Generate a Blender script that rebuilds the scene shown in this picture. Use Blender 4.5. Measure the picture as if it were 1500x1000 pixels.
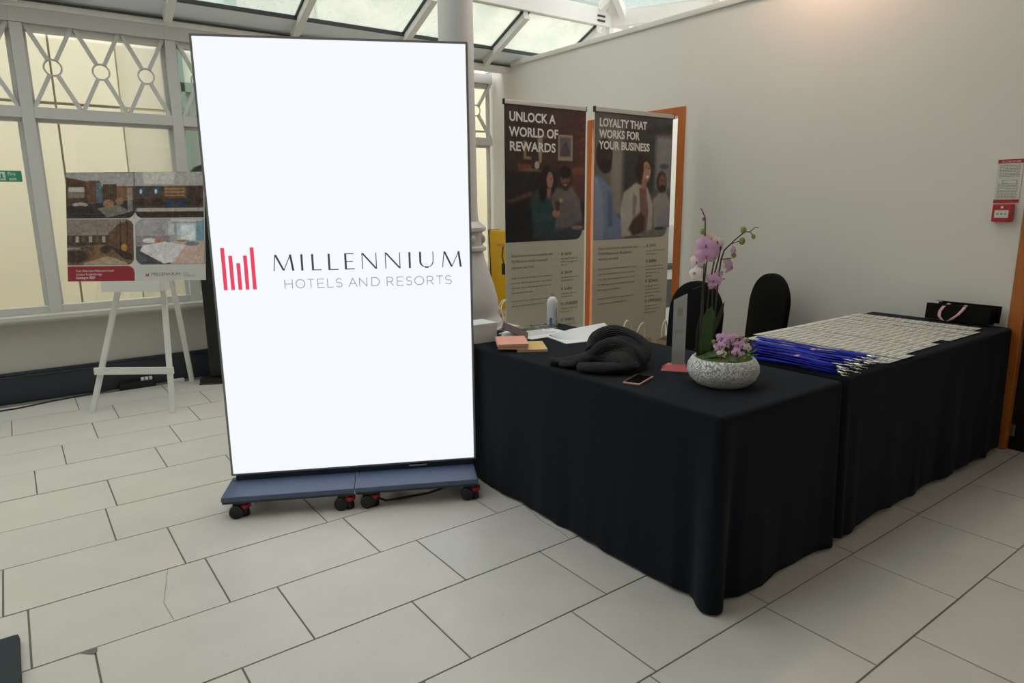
import bpy, bmesh, math, random
import numpy as np
from mathutils import Vector, Matrix
random.seed(7); rng = np.random.default_rng(7)
PI = math.pi
scene = bpy.context.scene
for o in list(bpy.data.objects): bpy.data.objects.remove(o)
COL = scene.collection

# ------------------------------------------------------------------ camera
cd = bpy.data.cameras.new('camera'); cam = bpy.data.objects.new('camera', cd); COL.objects.link(cam)
F, PITCH, ROLL, YAW, CAMH = 990.47, 0.200523, -0.008695, 0.935973, 1.452
cd.sensor_width = 36; cd.lens = F * 36 / 1500; cd.clip_start = 0.05
_fw = Vector((math.cos(PITCH)*math.cos(YAW), math.cos(PITCH)*math.sin(YAW), -math.sin(PITCH)))
_rt = Vector((math.sin(YAW), -math.cos(YAW), 0)); _up = _rt.cross(_fw)
_r = _rt*math.cos(ROLL) + _up*math.sin(ROLL); _u = -_rt*math.sin(ROLL) + _up*math.cos(ROLL)
m3 = Matrix((_r, _u, -_fw)).transposed()
cam.matrix_world = Matrix.Translation((0, 0, CAMH)) @ m3.to_4x4()
scene.camera = cam
# ------------------------------------------------------------------ world, lights, exposure
w = bpy.data.worlds.new('overcast_sky'); scene.world = w; w.use_nodes = True
bg = w.node_tree.nodes['Background']; bg.inputs[0].default_value = (0.93, 0.965, 1.0, 1); bg.inputs[1].default_value = 1.6
vs = scene.view_settings
vs.view_transform = 'Standard'; vs.look = 'None'; vs.gamma = 1; vs.use_curve_mapping = False; vs.exposure = 1.04
SCREEN_EMIT = 0.478

# ------------------------------------------------------------------ materials
def lin(c):
    return tuple(((v/255)/12.92 if v/255 <= .04045 else ((v/255+.055)/1.055)**2.4) for v in c)
def mat(name, rgb, rough=.6, metal=0, var=.06, scale=12, bump=0, bscale=60, spec=.5, sheen=0, coat=0, stretch=None):
    m = bpy.data.materials.new(name); m.use_nodes = True
    nt = m.node_tree; N = nt.nodes; K = nt.links; b = N['Principled BSDF']
    b.inputs['Roughness'].default_value = rough; b.inputs['Metallic'].default_value = metal
    b.inputs['Specular IOR Level'].default_value = spec
    if sheen: b.inputs['Sheen Weight'].default_value = sheen
    if coat: b.inputs['Coat Weight'].default_value = coat
    c = lin(rgb)
    tc = N.new('ShaderNodeTexCoord'); vec = tc.outputs['Object']
    if stretch:
        mp = N.new('ShaderNodeMapping'); mp.inputs['Scale'].default_value = stretch
        K.new(vec, mp.inputs['Vector']); vec = mp.outputs['Vector']
    nz = N.new('ShaderNodeTexNoise'); nz.inputs['Scale'].default_value = scale; nz.inputs['Detail'].default_value = 5
    K.new(vec, nz.inputs['Vector'])
    mx = N.new('ShaderNodeMix'); mx.data_type = 'RGBA'
    mx.inputs[6].default_value = (*[v*(1-var) for v in c], 1); mx.inputs[7].default_value = (*[min(1, v*(1+var)) for v in c], 1)
    K.new(nz.outputs['Fac'], mx.inputs[0]); K.new(mx.outputs[2], b.inputs['Base Color'])
    if bump:
        n2 = N.new('ShaderNodeTexNoise'); n2.inputs['Scale'].default_value = bscale; n2.inputs['Detail'].default_value = 4
        K.new(vec, n2.inputs['Vector'])
        bp = N.new('ShaderNodeBump'); bp.inputs['Strength'].default_value = bump; bp.inputs['Distance'].default_value = .01
        K.new(n2.outputs['Fac'], bp.inputs['Height']); K.new(bp.outputs['Normal'], b.inputs['Normal'])
    return m
def emit(name, rgb, s):
    m = bpy.data.materials.new(name); m.use_nodes = True
    b = m.node_tree.nodes['Principled BSDF']; c = (*lin(rgb), 1)
    b.inputs['Base Color'].default_value = (.02, .02, .02, 1); b.inputs['Roughness'].default_value = .5
    b.inputs['Emission Color'].default_value = c; b.inputs['Emission Strength'].default_value = s
    return m
def glass(name, tint, dirt, dirtcol, gloss=.06):
    m = bpy.data.materials.new(name); m.use_nodes = True
    nt = m.node_tree; N = nt.nodes; K = nt.links
    for n in list(N): N.remove(n)
    out = N.new('ShaderNodeOutputMaterial'); tr = N.new('ShaderNodeBsdfTransparent'); tr.inputs[0].default_value = (*tint, 1)
    gl = N.new('ShaderNodeBsdfGlossy'); gl.inputs['Roughness'].default_value = .02
    df = N.new('ShaderNodeBsdfTranslucent'); df.inputs[0].default_value = (*lin(dirtcol), 1)
    tc = N.new('ShaderNodeTexCoord'); nz = N.new('ShaderNodeTexNoise'); nz.inputs['Scale'].default_value = 2.5; nz.inputs['Detail'].default_value = 6
    K.new(tc.outputs['Object'], nz.inputs['Vector'])
    mr = N.new('ShaderNodeMapRange'); mr.inputs[1].default_value = .3; mr.inputs[2].default_value = .7
    mr.inputs[3].default_value = dirt*.7; mr.inputs[4].default_value = min(1, dirt*1.3); K.new(nz.outputs['Fac'], mr.inputs[0])
    m1 = N.new('ShaderNodeMixShader'); K.new(mr.outputs[0], m1.inputs[0]); K.new(tr.outputs[0], m1.inputs[1]); K.new(df.outputs[0], m1.inputs[2])
    m2 = N.new('ShaderNodeMixShader'); m2.inputs[0].default_value = gloss; K.new(m1.outputs[0], m2.inputs[1]); K.new(gl.outputs[0], m2.inputs[2])
    K.new(m2.outputs[0], out.inputs[0]); return m
def print_mat(name, rough=.5):
    m = bpy.data.materials.new(name); m.use_nodes = True
    N = m.node_tree.nodes; b = N['Principled BSDF']; a = N.new('ShaderNodeAttribute'); a.attribute_name = 'Col'
    m.node_tree.links.new(a.outputs['Color'], b.inputs['Base Color']); b.inputs['Roughness'].default_value = rough
    b.inputs['Specular IOR Level'].default_value = .3
    return m
def ribbed(name, rgb, scale):
    m = mat(name, rgb, .95, var=.15, sheen=.15, spec=.1); N = m.node_tree.nodes; K = m.node_tree.links
    uv = N.new('ShaderNodeUVMap'); wv = N.new('ShaderNodeTexWave'); wv.inputs['Scale'].default_value = scale
    wv.inputs['Distortion'].default_value = .6
    K.new(uv.outputs[0], wv.inputs['Vector'])
    bp = N.new('ShaderNodeBump'); bp.inputs['Strength'].default_value = .9; bp.inputs['Distance'].default_value = .008
    old = N['Principled BSDF'].inputs['Base Color'].links[0].from_socket; mm = N.new('ShaderNodeMix'); mm.data_type = 'RGBA'; mm.blend_type = 'MULTIPLY'
    mr = N.new('ShaderNodeMapRange'); mr.inputs[3].default_value = .35; K.new(wv.outputs['Fac'], mr.inputs[0]); mm.inputs[0].default_value = 1
    K.new(old, mm.inputs[6]); K.new(mr.outputs[0], mm.inputs[7]); K.new(mm.outputs[2], N['Principled BSDF'].inputs['Base Color'])
    K.new(wv.outputs['Fac'], bp.inputs['Height']); K.new(bp.outputs['Normal'], N['Principled BSDF'].inputs['Normal']); return m

M = {}
M['tile'] = mat('limestone_tile', (215, 210, 202), .36, var=.09, scale=5, bump=.08, bscale=90, spec=.4)
M['tile2'] = mat('limestone_tile_warm', (216, 210, 201), .38, var=.1, scale=4, bump=.08, bscale=80, spec=.4)
M['tile3'] = mat('limestone_tile_grey', (213, 209, 201), .36, var=.09, scale=6, bump=.08, bscale=90, spec=.4)
M['grout'] = mat('grout', (124, 121, 115), .9, var=.2, scale=40)
M['wall'] = mat('cream_wall_paint', (230, 226, 219), .75, var=.02, scale=3, bump=.04, bscale=120)
M['plinthwall'] = mat('grey_beige_wall_paint', (190, 187, 178), .75, var=.03, scale=3, bump=.03)
M['skirt'] = mat('dark_slate_paint', (44, 50, 60), .45, var=.05)
M['frame'] = mat('white_window_paint', (205, 204, 200), .45, var=.03)
M['sill'] = mat('sill_paint', (205, 203, 192), .35, var=.04)
M['rafter'] = mat('white_rafter_paint', (236, 235, 230), .5, var=.04)
M['stone'] = mat('cream_stone', (224, 214, 190), .85, var=.08, scale=2, bump=.1, bscale=30)
M['stone2'] = mat('cream_stone_pale', (212, 204, 184), .85, var=.08, scale=2, bump=.1, bscale=30)
M['stonejoint'] = mat('stone_joint', (172, 158, 128), .9)
M['upper'] = mat('grey_render', (124, 130, 124), .85, var=.1, scale=1.5)
M['eave'] = mat('bluish_white_paint', (232, 238, 242), .5, var=.03)
M['teal'] = mat('teal_paint', (104, 134, 124), .5)
M['glass'] = glass('window_glass', (.92, .92, .88), .04, (235, 235, 225), .06)
M['roofglass'] = glass('dirty_roof_glass', (.96, .965, .95), .40, (178, 186, 178), .04)
M['gasket'] = mat('dark_gasket', (60, 62, 60), .6)
M['wood'] = mat('orange_varnished_wood', (186, 104, 40), .4, var=.22, scale=6, stretch=(9, 9, .8), coat=.3)
M['cloth'] = mat('black_cloth', (25, 29, 36), .95, var=.12, scale=30, bump=.15, bscale=300, spec=.08, sheen=.04)
M['tabletop'] = mat('table_laminate', (190, 180, 165), .5)
M['metal'] = mat('grey_metal', (150, 152, 155), .35, metal=.9)
M['chrome'] = mat('bright_metal', (215, 210, 195), .22, metal=1)
M['black'] = mat('black_plastic', (15, 15, 17), .45, var=.1)
M['spandex'] = mat('black_spandex', (14, 15, 15), .8, var=.1, spec=.15)
M['navy'] = mat('navy_powder_coat', (82, 97, 126), .45, var=.04, scale=4)
M['navydark'] = mat('navy_edge', (40, 48, 60), .5)
M['bezel'] = mat('grey_bezel', (128, 128, 130), .5, metal=0)
M['red'] = mat('red_brake', (160, 26, 36), .4)
M['screen'] = emit('lit_led_screen', (247, 250, 255), SCREEN_EMIT)
M['sred'] = emit('led_red', (236, 64, 96), SCREEN_EMIT)
M['sdark'] = emit('led_charcoal', (58, 62, 70), SCREEN_EMIT)
M['sgrey'] = emit('led_grey', (140, 144, 152), SCREEN_EMIT)
M['white'] = mat('white_paint', (226, 225, 220), .5, var=.03)
M['iron'] = mat('white_cast_iron', (216, 214, 212), .42, var=.03)
M['paper'] = mat('white_paper', (235, 236, 238), .7, var=.02)
M['print'] = print_mat('printed_picture')
M['ink'] = mat('white_print_ink', (222, 220, 216), .6, var=.01)
M['inkgrey'] = mat('grey_print_ink', (158, 152, 138), .7, var=.01)
M['inkdark'] = mat('dark_print_ink', (112, 107, 98), .7, var=.01)
M['bannerbeige'] = mat('beige_banner_vinyl', (200, 194, 178), .6, var=.02, scale=2)
M['alu'] = mat('satin_aluminium', (190, 188, 184), .4, metal=.5)
M['yellow'] = mat('yellow_vinyl', (226, 172, 12), .5, var=.06, scale=5)
M['kraft'] = mat('kraft_paper', (188, 158, 132), .8, var=.08, scale=8)
M['rope'] = mat('cream_rope', (232, 224, 208), .85, var=.08, scale=60)
M['moss'] = mat('moss', (98, 108, 38), .95, var=.45, scale=60, bump=1, bscale=150)
M['petal'] = mat('lilac_petal', (232, 184, 228), .6, var=.2, scale=30)
M['petal2'] = mat('pale_petal', (230, 214, 210), .6, var=.12, scale=30)
M['lip'] = mat('magenta_lip', (188, 84, 120), .5, var=.2)
M['bud'] = mat('olive_bud', (150, 152, 78), .6, var=.15)
M['stem'] = mat('dark_stem', (60, 52, 40), .6, var=.2)
M['leaf'] = mat('orchid_leaf', (58, 88, 44), .4, var=.18, scale=10)
M['leafdark'] = mat('dark_leaf', (44, 54, 38), .5, var=.18, scale=10)
M['fern'] = mat('bright_fern', (92, 128, 40), .6, var=.2, scale=20)
M['lanyard'] = mat('royal_blue_ribbon', (18, 40, 186), .65, var=.14, scale=14, spec=.2)
M['lanyard2'] = mat('deep_blue_ribbon', (14, 26, 140), .65, var=.14, scale=14, spec=.2)
M['pinkprint'] = mat('pink_print', (186, 120, 176), .6)
M['card'] = mat('white_badge_card', (222, 221, 212), .45, var=.03, scale=8)
M['bluei'] = mat('blue_badge_print', (130, 140, 196), .6)
M['yeli'] = mat('yellow_badge_print', (214, 206, 150), .6)
M['pink'] = mat('pink_cover', (240, 172, 152), .6, var=.03)
M['orange'] = mat('tan_orange_cover', (206, 130, 78), .6, var=.05)
M['yellowb'] = mat('yellow_cover', (222, 188, 122), .6, var=.04)
M['pages'] = mat('cream_pages', (226, 204, 172), .8, var=.05)
M['maroon'] = mat('maroon_card', (84, 58, 62), .5, var=.06)
M['knit'] = ribbed('charcoal_rib_knit', (46, 49, 52), 36)
M['rosegold'] = mat('rose_gold', (206, 166, 156), .3, metal=.5)
M['phoneglass'] = mat('black_phone_glass', (12, 12, 14), .08)
M['acryl'] = mat('frosted_acrylic', (176, 176, 178), .12, var=.08, spec=.6)
M['acrylred'] = mat('red_acrylic', (214, 110, 110), .15, var=.1)
M['pinkrib'] = mat('pink_ribbon', (222, 166, 190), .5, var=.05)
M['firered'] = mat('fire_red_plastic', (176, 36, 44), .35, var=.04)
M['firegreen'] = mat('safety_green', (52, 150, 112), .5)
M['notice'] = mat('notice_white', (214, 212, 206), .5)
M['charcoal'] = mat('charcoal_fabric', (52, 60, 64), .9, var=.14, scale=30, bump=.15, bscale=200)
M['cable'] = mat('black_cable', (28, 28, 28), .5)
M['cabinet'] = mat('grey_cabinet', (150, 148, 140), .5)
M['paving'] = mat('outdoor_paving', (190, 182, 164), .9, var=.1)
M['bottle'] = mat('white_enamel', (226, 228, 236), .3, var=.02)
M['bottleblue'] = mat('blue_print', (84, 130, 180), .4)
M['warmlamp'] = emit('warm_lamp', (255, 200, 150), 4)
def pot_material():
    m = mat('carved_white_pot', (204, 204, 204), .8, var=.08); N = m.node_tree.nodes; K = m.node_tree.links
    b = N['Principled BSDF']; tc = N.new('ShaderNodeTexCoord')
    nz = N.new('ShaderNodeTexNoise'); nz.inputs['Scale'].default_value = 14; K.new(tc.outputs['Object'], nz.inputs['Vector'])
    ad = N.new('ShaderNodeMix'); ad.data_type = 'RGBA'; ad.inputs[0].default_value = .2
    K.new(tc.outputs['Object'], ad.inputs[6]); K.new(nz.outputs['Color'], ad.inputs[7])
    vo = N.new('ShaderNodeTexVoronoi'); vo.feature = 'DISTANCE_TO_EDGE'; vo.inputs['Scale'].default_value = 62
    K.new(ad.outputs[2], vo.inputs['Vector'])
    rp = N.new('ShaderNodeMapRange'); rp.inputs[2].default_value = .10; K.new(vo.outputs['Distance'], rp.inputs[0])
    bp = N.new('ShaderNodeBump'); bp.inputs['Strength'].default_value = 1; bp.inputs['Distance'].default_value = .006
    K.new(rp.outputs[0], bp.inputs['Height']); K.new(bp.outputs['Normal'], b.inputs['Normal'])
    mx = N.new('ShaderNodeMix'); mx.data_type = 'RGBA'; K.new(rp.outputs[0], mx.inputs[0])
    mx.inputs[6].default_value = (*lin((176, 176, 178)), 1); mx.inputs[7].default_value = (*lin((240, 240, 240)), 1)
    K.new(mx.outputs[2], b.inputs['Base Color']); return m
M['pot'] = pot_material()

def speckle(m):       # small pits and stains in the limestone
    N = m.node_tree.nodes; K = m.node_tree.links; b = N['Principled BSDF']; src = b.inputs['Base Color'].links[0].from_socket
    oi = N.new('ShaderNodeObjectInfo'); tc = N.new('ShaderNodeTexCoord'); ad = N.new('ShaderNodeVectorMath'); ad.operation = 'MULTIPLY_ADD'
    K.new(oi.outputs['Random'], ad.inputs[0]); ad.inputs[1].default_value = (7, 11, 0); K.new(tc.outputs['Object'], ad.inputs[2])
    for sc, lo, hi, dark in ((55, .70, .76, .78), (9, .66, .8, .92)):
        nz = N.new('ShaderNodeTexNoise'); nz.inputs['Scale'].default_value = sc; nz.inputs['Detail'].default_value = 3; K.new(ad.outputs[0], nz.inputs['Vector'])
        mr = N.new('ShaderNodeMapRange'); mr.inputs[1].default_value = lo; mr.inputs[2].default_value = hi; mr.inputs[3].default_value = 1; mr.inputs[4].default_value = dark; K.new(nz.outputs['Fac'], mr.inputs[0])
        mm = N.new('ShaderNodeMix'); mm.data_type = 'RGBA'; mm.blend_type = 'MULTIPLY'; mm.inputs[0].default_value = 1; K.new(src, mm.inputs[6]); K.new(mr.outputs[0], mm.inputs[7]); src = mm.outputs[2]
    K.new(src, b.inputs['Base Color'])
for k in ('tile', 'tile2', 'tile3'): speckle(M[k])

# ------------------------------------------------------------------ builders
class B:
    def __init__(s): s.v = []; s.f = []; s.mi = []; s.k = 0
    def add(s, vs, fs):
        o = len(s.v); s.v += [tuple(p) for p in vs]; s.f += [tuple(i+o for i in f) for f in fs]; s.mi += [s.k]*len(fs); return s
    def box(s, c, d, rz=0, rx=0):
        R = Matrix.Rotation(rz, 3, 'Z') @ Matrix.Rotation(rx, 3, 'X'); c = Vector(c)
        p = [c + R @ Vector((x*d[0]/2, y*d[1]/2, z*d[2]/2)) for x in (-1, 1) for y in (-1, 1) for z in (-1, 1)]
        return s.add(p, [(0, 1, 3, 2), (4, 6, 7, 5), (0, 4, 5, 1), (2, 3, 7, 6), (0, 2, 6, 4), (1, 5, 7, 3)])
    def bb(s, a, b):
        return s.box([(a[i]+b[i])/2 for i in range(3)], [abs(b[i]-a[i]) for i in range(3)])
    def beam(s, p, q, wd, h, up=(0, 0, 1)):
        p, q = Vector(p), Vector(q); d = (q-p).normalized(); x = d.cross(Vector(up)).normalized(); u = x.cross(d)
        P = [e + x*a*wd/2 + u*b*h/2 for e in (p, q) for a, b in ((-1, -1), (1, -1), (1, 1), (-1, 1))]
        return s.add(P, [(0, 1, 2, 3), (7, 6, 5, 4), (0, 4, 5, 1), (1, 5, 6, 2), (2, 6, 7, 3), (3, 7, 4, 0)])
    def tube(s, pts, r, n=8, caps=True):
        pts = [Vector(p) for p in pts]; rs = r if isinstance(r, (list, tuple)) else [r]*len(pts)
        vs = []; prev = None
        for i, p in enumerate(pts):
            d = (pts[min(i+1, len(pts)-1)] - pts[max(i-1, 0)]).normalized()
            if prev is None: x = d.orthogonal().normalized()
            else: x = (prev - d*prev.dot(d)); x = x.normalized() if x.length > 1e-6 else d.orthogonal().normalized()
            prev = x; y = d.cross(x)
            vs += [p + (x*math.cos(2*PI*k/n) + y*math.sin(2*PI*k/n))*rs[i] for k in range(n)]
        fs = [(i*n+k, i*n+(k+1) % n, (i+1)*n+(k+1) % n, (i+1)*n+k) for i in range(len(pts)-1) for k in range(n)]
        if caps: fs += [tuple(range(n-1, -1, -1)), tuple((len(pts)-1)*n+k for k in range(n))]
        return s.add(vs, fs)
    def lathe(s, prof, c=(0, 0, 0), n=32, sx=1, sy=1, cap=True):
        vs = [(c[0]+r*sx*math.cos(2*PI*k/n), c[1]+r*sy*math.sin(2*PI*k/n), c[2]+z) for r, z in prof for k in range(n)]
        fs = [(i*n+k, i*n+(k+1) % n, (i+1)*n+(k+1) % n, (i+1)*n+k) for i in range(len(prof)-1) for k in range(n)]
        if cap: fs += [tuple(range(n-1, -1, -1)), tuple((len(prof)-1)*n+k for k in range(n))]
        return s.add(vs, fs)
    def ell(s, c, r, n=10, m=7, R=None):
        R = R or Matrix.Identity(3); c = Vector(c); vs = [c + R @ Vector((0, 0, -r[2]))]
        for i in range(1, m):
            t = PI*i/m
            vs += [c + R @ Vector((r[0]*math.sin(t)*math.cos(2*PI*k/n), r[1]*math.sin(t)*math.sin(2*PI*k/n), -r[2]*math.cos(t))) for k in range(n)]
        vs.append(c + R @ Vector((0, 0, r[2]))); e = len(vs)-1
        fs = [(0, 1+(k+1) % n, 1+k) for k in range(n)]
        for i in range(m-2): fs += [(1+i*n+k, 1+i*n+(k+1) % n, 1+(i+1)*n+(k+1) % n, 1+(i+1)*n+k) for k in range(n)]
        fs += [(1+(m-2)*n+k, 1+(m-2)*n+(k+1) % n, e) for k in range(n)]
        return s.add(vs, fs)
    def prism(s, poly, y0, y1):          # polygon in xz, extruded along y
        n = len(poly); vs = [(x, y0, z) for x, z in poly] + [(x, y1, z) for x, z in poly]
        return s.add(vs, [tuple(range(n)), tuple(range(2*n-1, n-1, -1))] + [(i, n+i, n+(i+1) % n, (i+1) % n) for i in range(n)])
    def grid(s, P):                      # P[i][j] vertices
        r, c = len(P), len(P[0])
        return s.add([p for row in P for p in row], [(i*c+j, i*c+j+1, (i+1)*c+j+1, (i+1)*c+j) for i in range(r-1) for j in range(c-1)])
    def mesh(s, name, mats, bevel=0, smooth=False):
        me = bpy.data.meshes.new(name); me.from_pydata([tuple(p) for p in s.v], [], s.f)
        for m in (mats if isinstance(mats, list) else [mats]): me.materials.append(M[m] if isinstance(m, str) else m)
        if any(s.mi): me.polygons.foreach_set('material_index', s.mi)
        bm = bmesh.new(); bm.from_mesh(me); bmesh.ops.recalc_face_normals(bm, faces=bm.faces)
        if bevel:
            bmesh.ops.bevel(bm, geom=[e for e in bm.edges if e.calc_face_angle(0) > .5], offset=bevel, segments=2, affect='EDGES', profile=.7)
        bm.to_mesh(me); bm.free()
        if smooth:
            me.polygons.foreach_set('use_smooth', [True]*len(me.polygons))
            if smooth is not True: me.set_sharp_from_angle(angle=smooth)
        me.update(); return me
    def build(s, name, mats, parent=None, bevel=0, smooth=False):
        return link(name, s.mesh(name, mats, bevel, smooth), parent)
def link(name, me, parent=None, loc=None):
    o = bpy.data.objects.new(name, me); COL.objects.link(o); o.parent = parent
    if loc: o.location = loc
    return o
def tag(o, label, cat, group=None):
    o['label'] = label; o['category'] = cat
    if group: o['group'] = group
    return o
def thing(name, label, cat, loc=(0, 0, 0), rz=0, group=None):
    o = bpy.data.objects.new(name, None); COL.objects.link(o); o.location = loc; o.rotation_euler = (0, 0, rz)
    o.empty_display_size = .1; return tag(o, label, cat, group)
def struct(o): o['kind'] = 'structure'; return o
def copy_tree(o, parent=None):
    c = o.copy(); COL.objects.link(c); c.parent = parent
    for ch in o.children: copy_tree(ch, c)
    return c
def text(s, mt, parent, x, z, size=.05, width=None, y=-.001, bold=0, name='lettering', align='LEFT', flat=False):
    cu = bpy.data.curves.new('t', 'FONT'); cu.body = s; cu.size = size; cu.offset = bold; cu.resolution_u = 3; cu.align_x = align
    t = bpy.data.objects.new('t', cu); COL.objects.link(t)
    bpy.context.view_layer.update()
    me = bpy.data.meshes.new_from_object(t.evaluated_get(bpy.context.evaluated_depsgraph_get()))
    bpy.data.objects.remove(t)
    co = np.zeros(len(me.vertices)*3); me.vertices.foreach_get('co', co); co = co.reshape(-1, 3)
    if width and len(co):
        k = width/(co[:, 0].max()-co[:, 0].min()); co[:, 0] *= k
    out = np.stack([x+co[:, 0], co[:, 1], z+y+0*co[:, 0]], 1) if flat else np.stack([x+co[:, 0], y+0*co[:, 0], z+co[:, 1]], 1)
    me.vertices.foreach_set('co', out.ravel()); me.materials.clear(); me.materials.append(M[mt]); me.name = name; me.update()
    return link(name, me, parent)
# soft raster painting for flat prints (colours per vertex of a fine grid)
class Canvas:
    def __init__(s, w, h, bg, asp):
        s.w, s.h = w, h; s.a = np.zeros((h, w, 3)); s.a[:] = bg
        s.u, s.t = np.meshgrid((np.arange(w)+.0)/(w-1), (np.arange(h)+.0)/(h-1)); s.asp = asp
    def put(s, mask, col, al=1):
        m = (mask*al)[..., None]; s.a = s.a*(1-m) + np.array(col, float)*m
    def ell(s, cx, cy, rx, ry, col, soft=.25, al=1, ang=0):
        dx, dy = s.u-cx, s.t-cy; c, n = math.cos(ang), math.sin(ang)
        d = np.hypot((dx*c+dy*n)/rx, (-dx*n+dy*c)/ry); s.put(np.clip((1+soft/2-d)/soft, 0, 1), col, al)
    def rect(s, u0, t0, u1, t1, col, soft=.01, al=1):
        m = np.clip((s.u-u0)/soft+.5, 0, 1)*np.clip((u1-s.u)/soft+.5, 0, 1)*np.clip((s.t-t0)/soft+.5, 0, 1)*np.clip((t1-s.t)/soft+.5, 0, 1)
        s.put(m, col, al)
    def poly(s, pts, col, soft=.012, al=1):
        P = np.array(pts, float); ins = np.zeros(s.u.shape, bool); dist = np.full(s.u.shape, 9.)
        for i in range(len(P)):
            a, b = P[i], P[(i+1) % len(P)]
            c = ((a[1] > s.t) != (b[1] > s.t)) & (s.u < (b[0]-a[0])*(s.t-a[1])/(b[1]-a[1]+1e-12)+a[0]); ins ^= c
            e = b-a; q = np.clip(((s.u-a[0])*e[0]+(s.t-a[1])*e[1])/(e@e+1e-12), 0, 1)
            dist = np.minimum(dist, np.hypot(s.u-a[0]-q*e[0], s.t-a[1]-q*e[1]))
        sd = np.where(ins, dist, -dist); s.put(np.clip(sd/soft+.5, 0, 1), col, al)
    def noise(s, amp, cells=(14, 14)):
        g = rng.normal(0, 1, (cells[1]+2, cells[0]+2)); x = s.u*cells[0]; y = s.t*cells[1]; i = x.astype(int); j = y.astype(int); fx, fy = x-i, y-j
        n = g[j, i]*(1-fx)*(1-fy)+g[j, i+1]*fx*(1-fy)+g[j+1, i]*(1-fx)*fy+g[j+1, i+1]*fx*fy
        s.a = np.clip(s.a + n[..., None]*amp, 0, 255)
    def mesh(s, name, W, Hh, parent, x0, z0, y, gain=1):
        vs = np.stack([x0+s.u*W, np.full(s.u.shape, y), z0-s.t*Hh], -1).reshape(-1, 3)
        w, h = s.w, s.h
        idx = np.arange(w*h).reshape(h, w); f = np.stack([idx[1:, :-1], idx[1:, 1:], idx[:-1, 1:], idx[:-1, :-1]], -1).reshape(-1, 4)
        me = bpy.data.meshes.new(name); me.from_pydata(vs.tolist(), [], f.tolist())
        c = np.clip(s.a*gain, 0, 255)/255; c = np.where(c <= .04045, c/12.92, ((c+.055)/1.055)**2.4).reshape(-1, 3)
        at = me.color_attributes.new('Col', 'FLOAT_COLOR', 'POINT'); at.data.foreach_set('color', np.concatenate([c, np.ones((len(c), 1))], 1).ravel())
        me.materials.append(M['print']); me.update(); return link(name, me, parent)
# ================================================================== STRUCTURE
def pj(P):
    v = Vector(P) - Vector((0, 0, CAMH)); d = v.dot(_fw)
    return (750 + v.dot(_r)/d*F, 500 - v.dot(_u)/d*F, d)
# ---- floor
floor = struct(B().bb((-4.3, -3.6, -.12), (8.2, 7.0, -.004)).build('floor', 'grout'))
TX, TY = .612, .4062
phase = {-1: 2.313, 0: 2.061, 1: 1.48, 2: 1.046, 3: .675, 4: .502, 5: .428, 6: .222, 7: .273, 8: -.041, 9: .112, 10: .31, 11: .476, 12: .268}
tmesh = [B().box((0, 0, -.008), (TX-.0065, TY-.0065, .016)).mesh('tile', k, bevel=.0015) for k in ('tile', 'tile2', 'tile3', 'tile', 'tile3')]
cand = []
for k in range(-11, 14):
    y = .848 + TY*(k+.5); ph = phase.get(k, random.random()*TX)
    if y > 6.28: continue
    n0 = int(math.floor((-4.25-ph)/TX))
    for i in range(n0, n0+21):
        x = ph + TX*(i+.5)
        if x < -4.2 or x > 8: continue
        vis = False
        for dx in (-.3, 0, .3):
            for dy in (-.2, 0, .2):
                a, b, d = pj((x+dx, y+dy, 0))
                if d > .3 and -20 < a < 1520 and b < 1020: vis = True
        cand.append((0 if vis else 1, math.hypot(x, y), x, y))
cand.sort(); rest = B()
for n, (nv, d, x, y) in enumerate(cand):
    if n < 300:
        t = link('tile', tmesh[random.randrange(5)], floor, (x, y, random.uniform(-.0008, .0008)))
        if random.random() < .5: t.rotation_euler = (0, 0, PI)
    else: rest.box((x, y, -.008), (TX-.0065, TY-.0065, .016))
ro = rest.build('tile_field', 'tile', floor); ro['kind'] = 'stuff'
def crack(pts, wd, name='crack'):
    b = B()
    for p, q in zip(pts, pts[1:]):
        d = (Vector(q)-Vector(p)).normalized()*wd/2; n = (-d.y, d.x)
        b.add([(p[0]-n[0], p[1]-n[1], .0012), (q[0]-n[0], q[1]-n[1], .0012), (q[0]+n[0], q[1]+n[1], .0012), (p[0]+n[0], p[1]+n[1], .0012)], [(0, 1, 2, 3)])
    return b.build(name, 'grout', floor)
crack([(1.88, 2.47), (1.86, 2.36), (1.84, 2.27), (1.845, 2.15), (1.83, 2.07)], .003)
crack([(.36, 2.88), (.33, 2.75), (.30, 2.62), (.31, 2.48)], .0015)
B().add([(.02, 2.47, .0012), (.072, 2.472, .0012), (.07, 2.44, .0012), (.055, 2.435, .0012)], [(0, 1, 2, 3)]).build('filled_chip', 'grout', floor)

# ---- window wall
WY = 6.25
struct(B().bb((-4.2, WY, 0), (3.3, WY+.2, .60)).bb((3.3, WY, 0), (3.42, 6.7, 2.9)).bb((3.42, 6.5, 0), (4.6, 6.7, .60)).build('wall_window', 'plinthwall'))
bbd = B().bb((-4.2, WY-.028, 0), (3.3, WY-.001, .195)).bb((-4.2, WY-.036, .195), (3.3, WY-.001, .212)).bb((-4.2, WY-.022, .212), (3.3, WY-.001, .235))
struct(bbd.build('baseboard_window', 'skirt', bevel=.004))
struct(B().bb((-4.2, WY-.10, .625), (3.3, WY+.1, .66)).bb((-4.2, WY-.04, .60), (3.3, WY+.1, .625)).build('trim_1', 'sill', bevel=.006))
struct(B().bb((3.42, 6.42, .625), (4.6, 6.6, .66)).build('trim_2', 'sill', bevel=.006))
ZS, ZT, ZR = .66, 2.14, 2.755      # sill, transom centre, top rail underside
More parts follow.
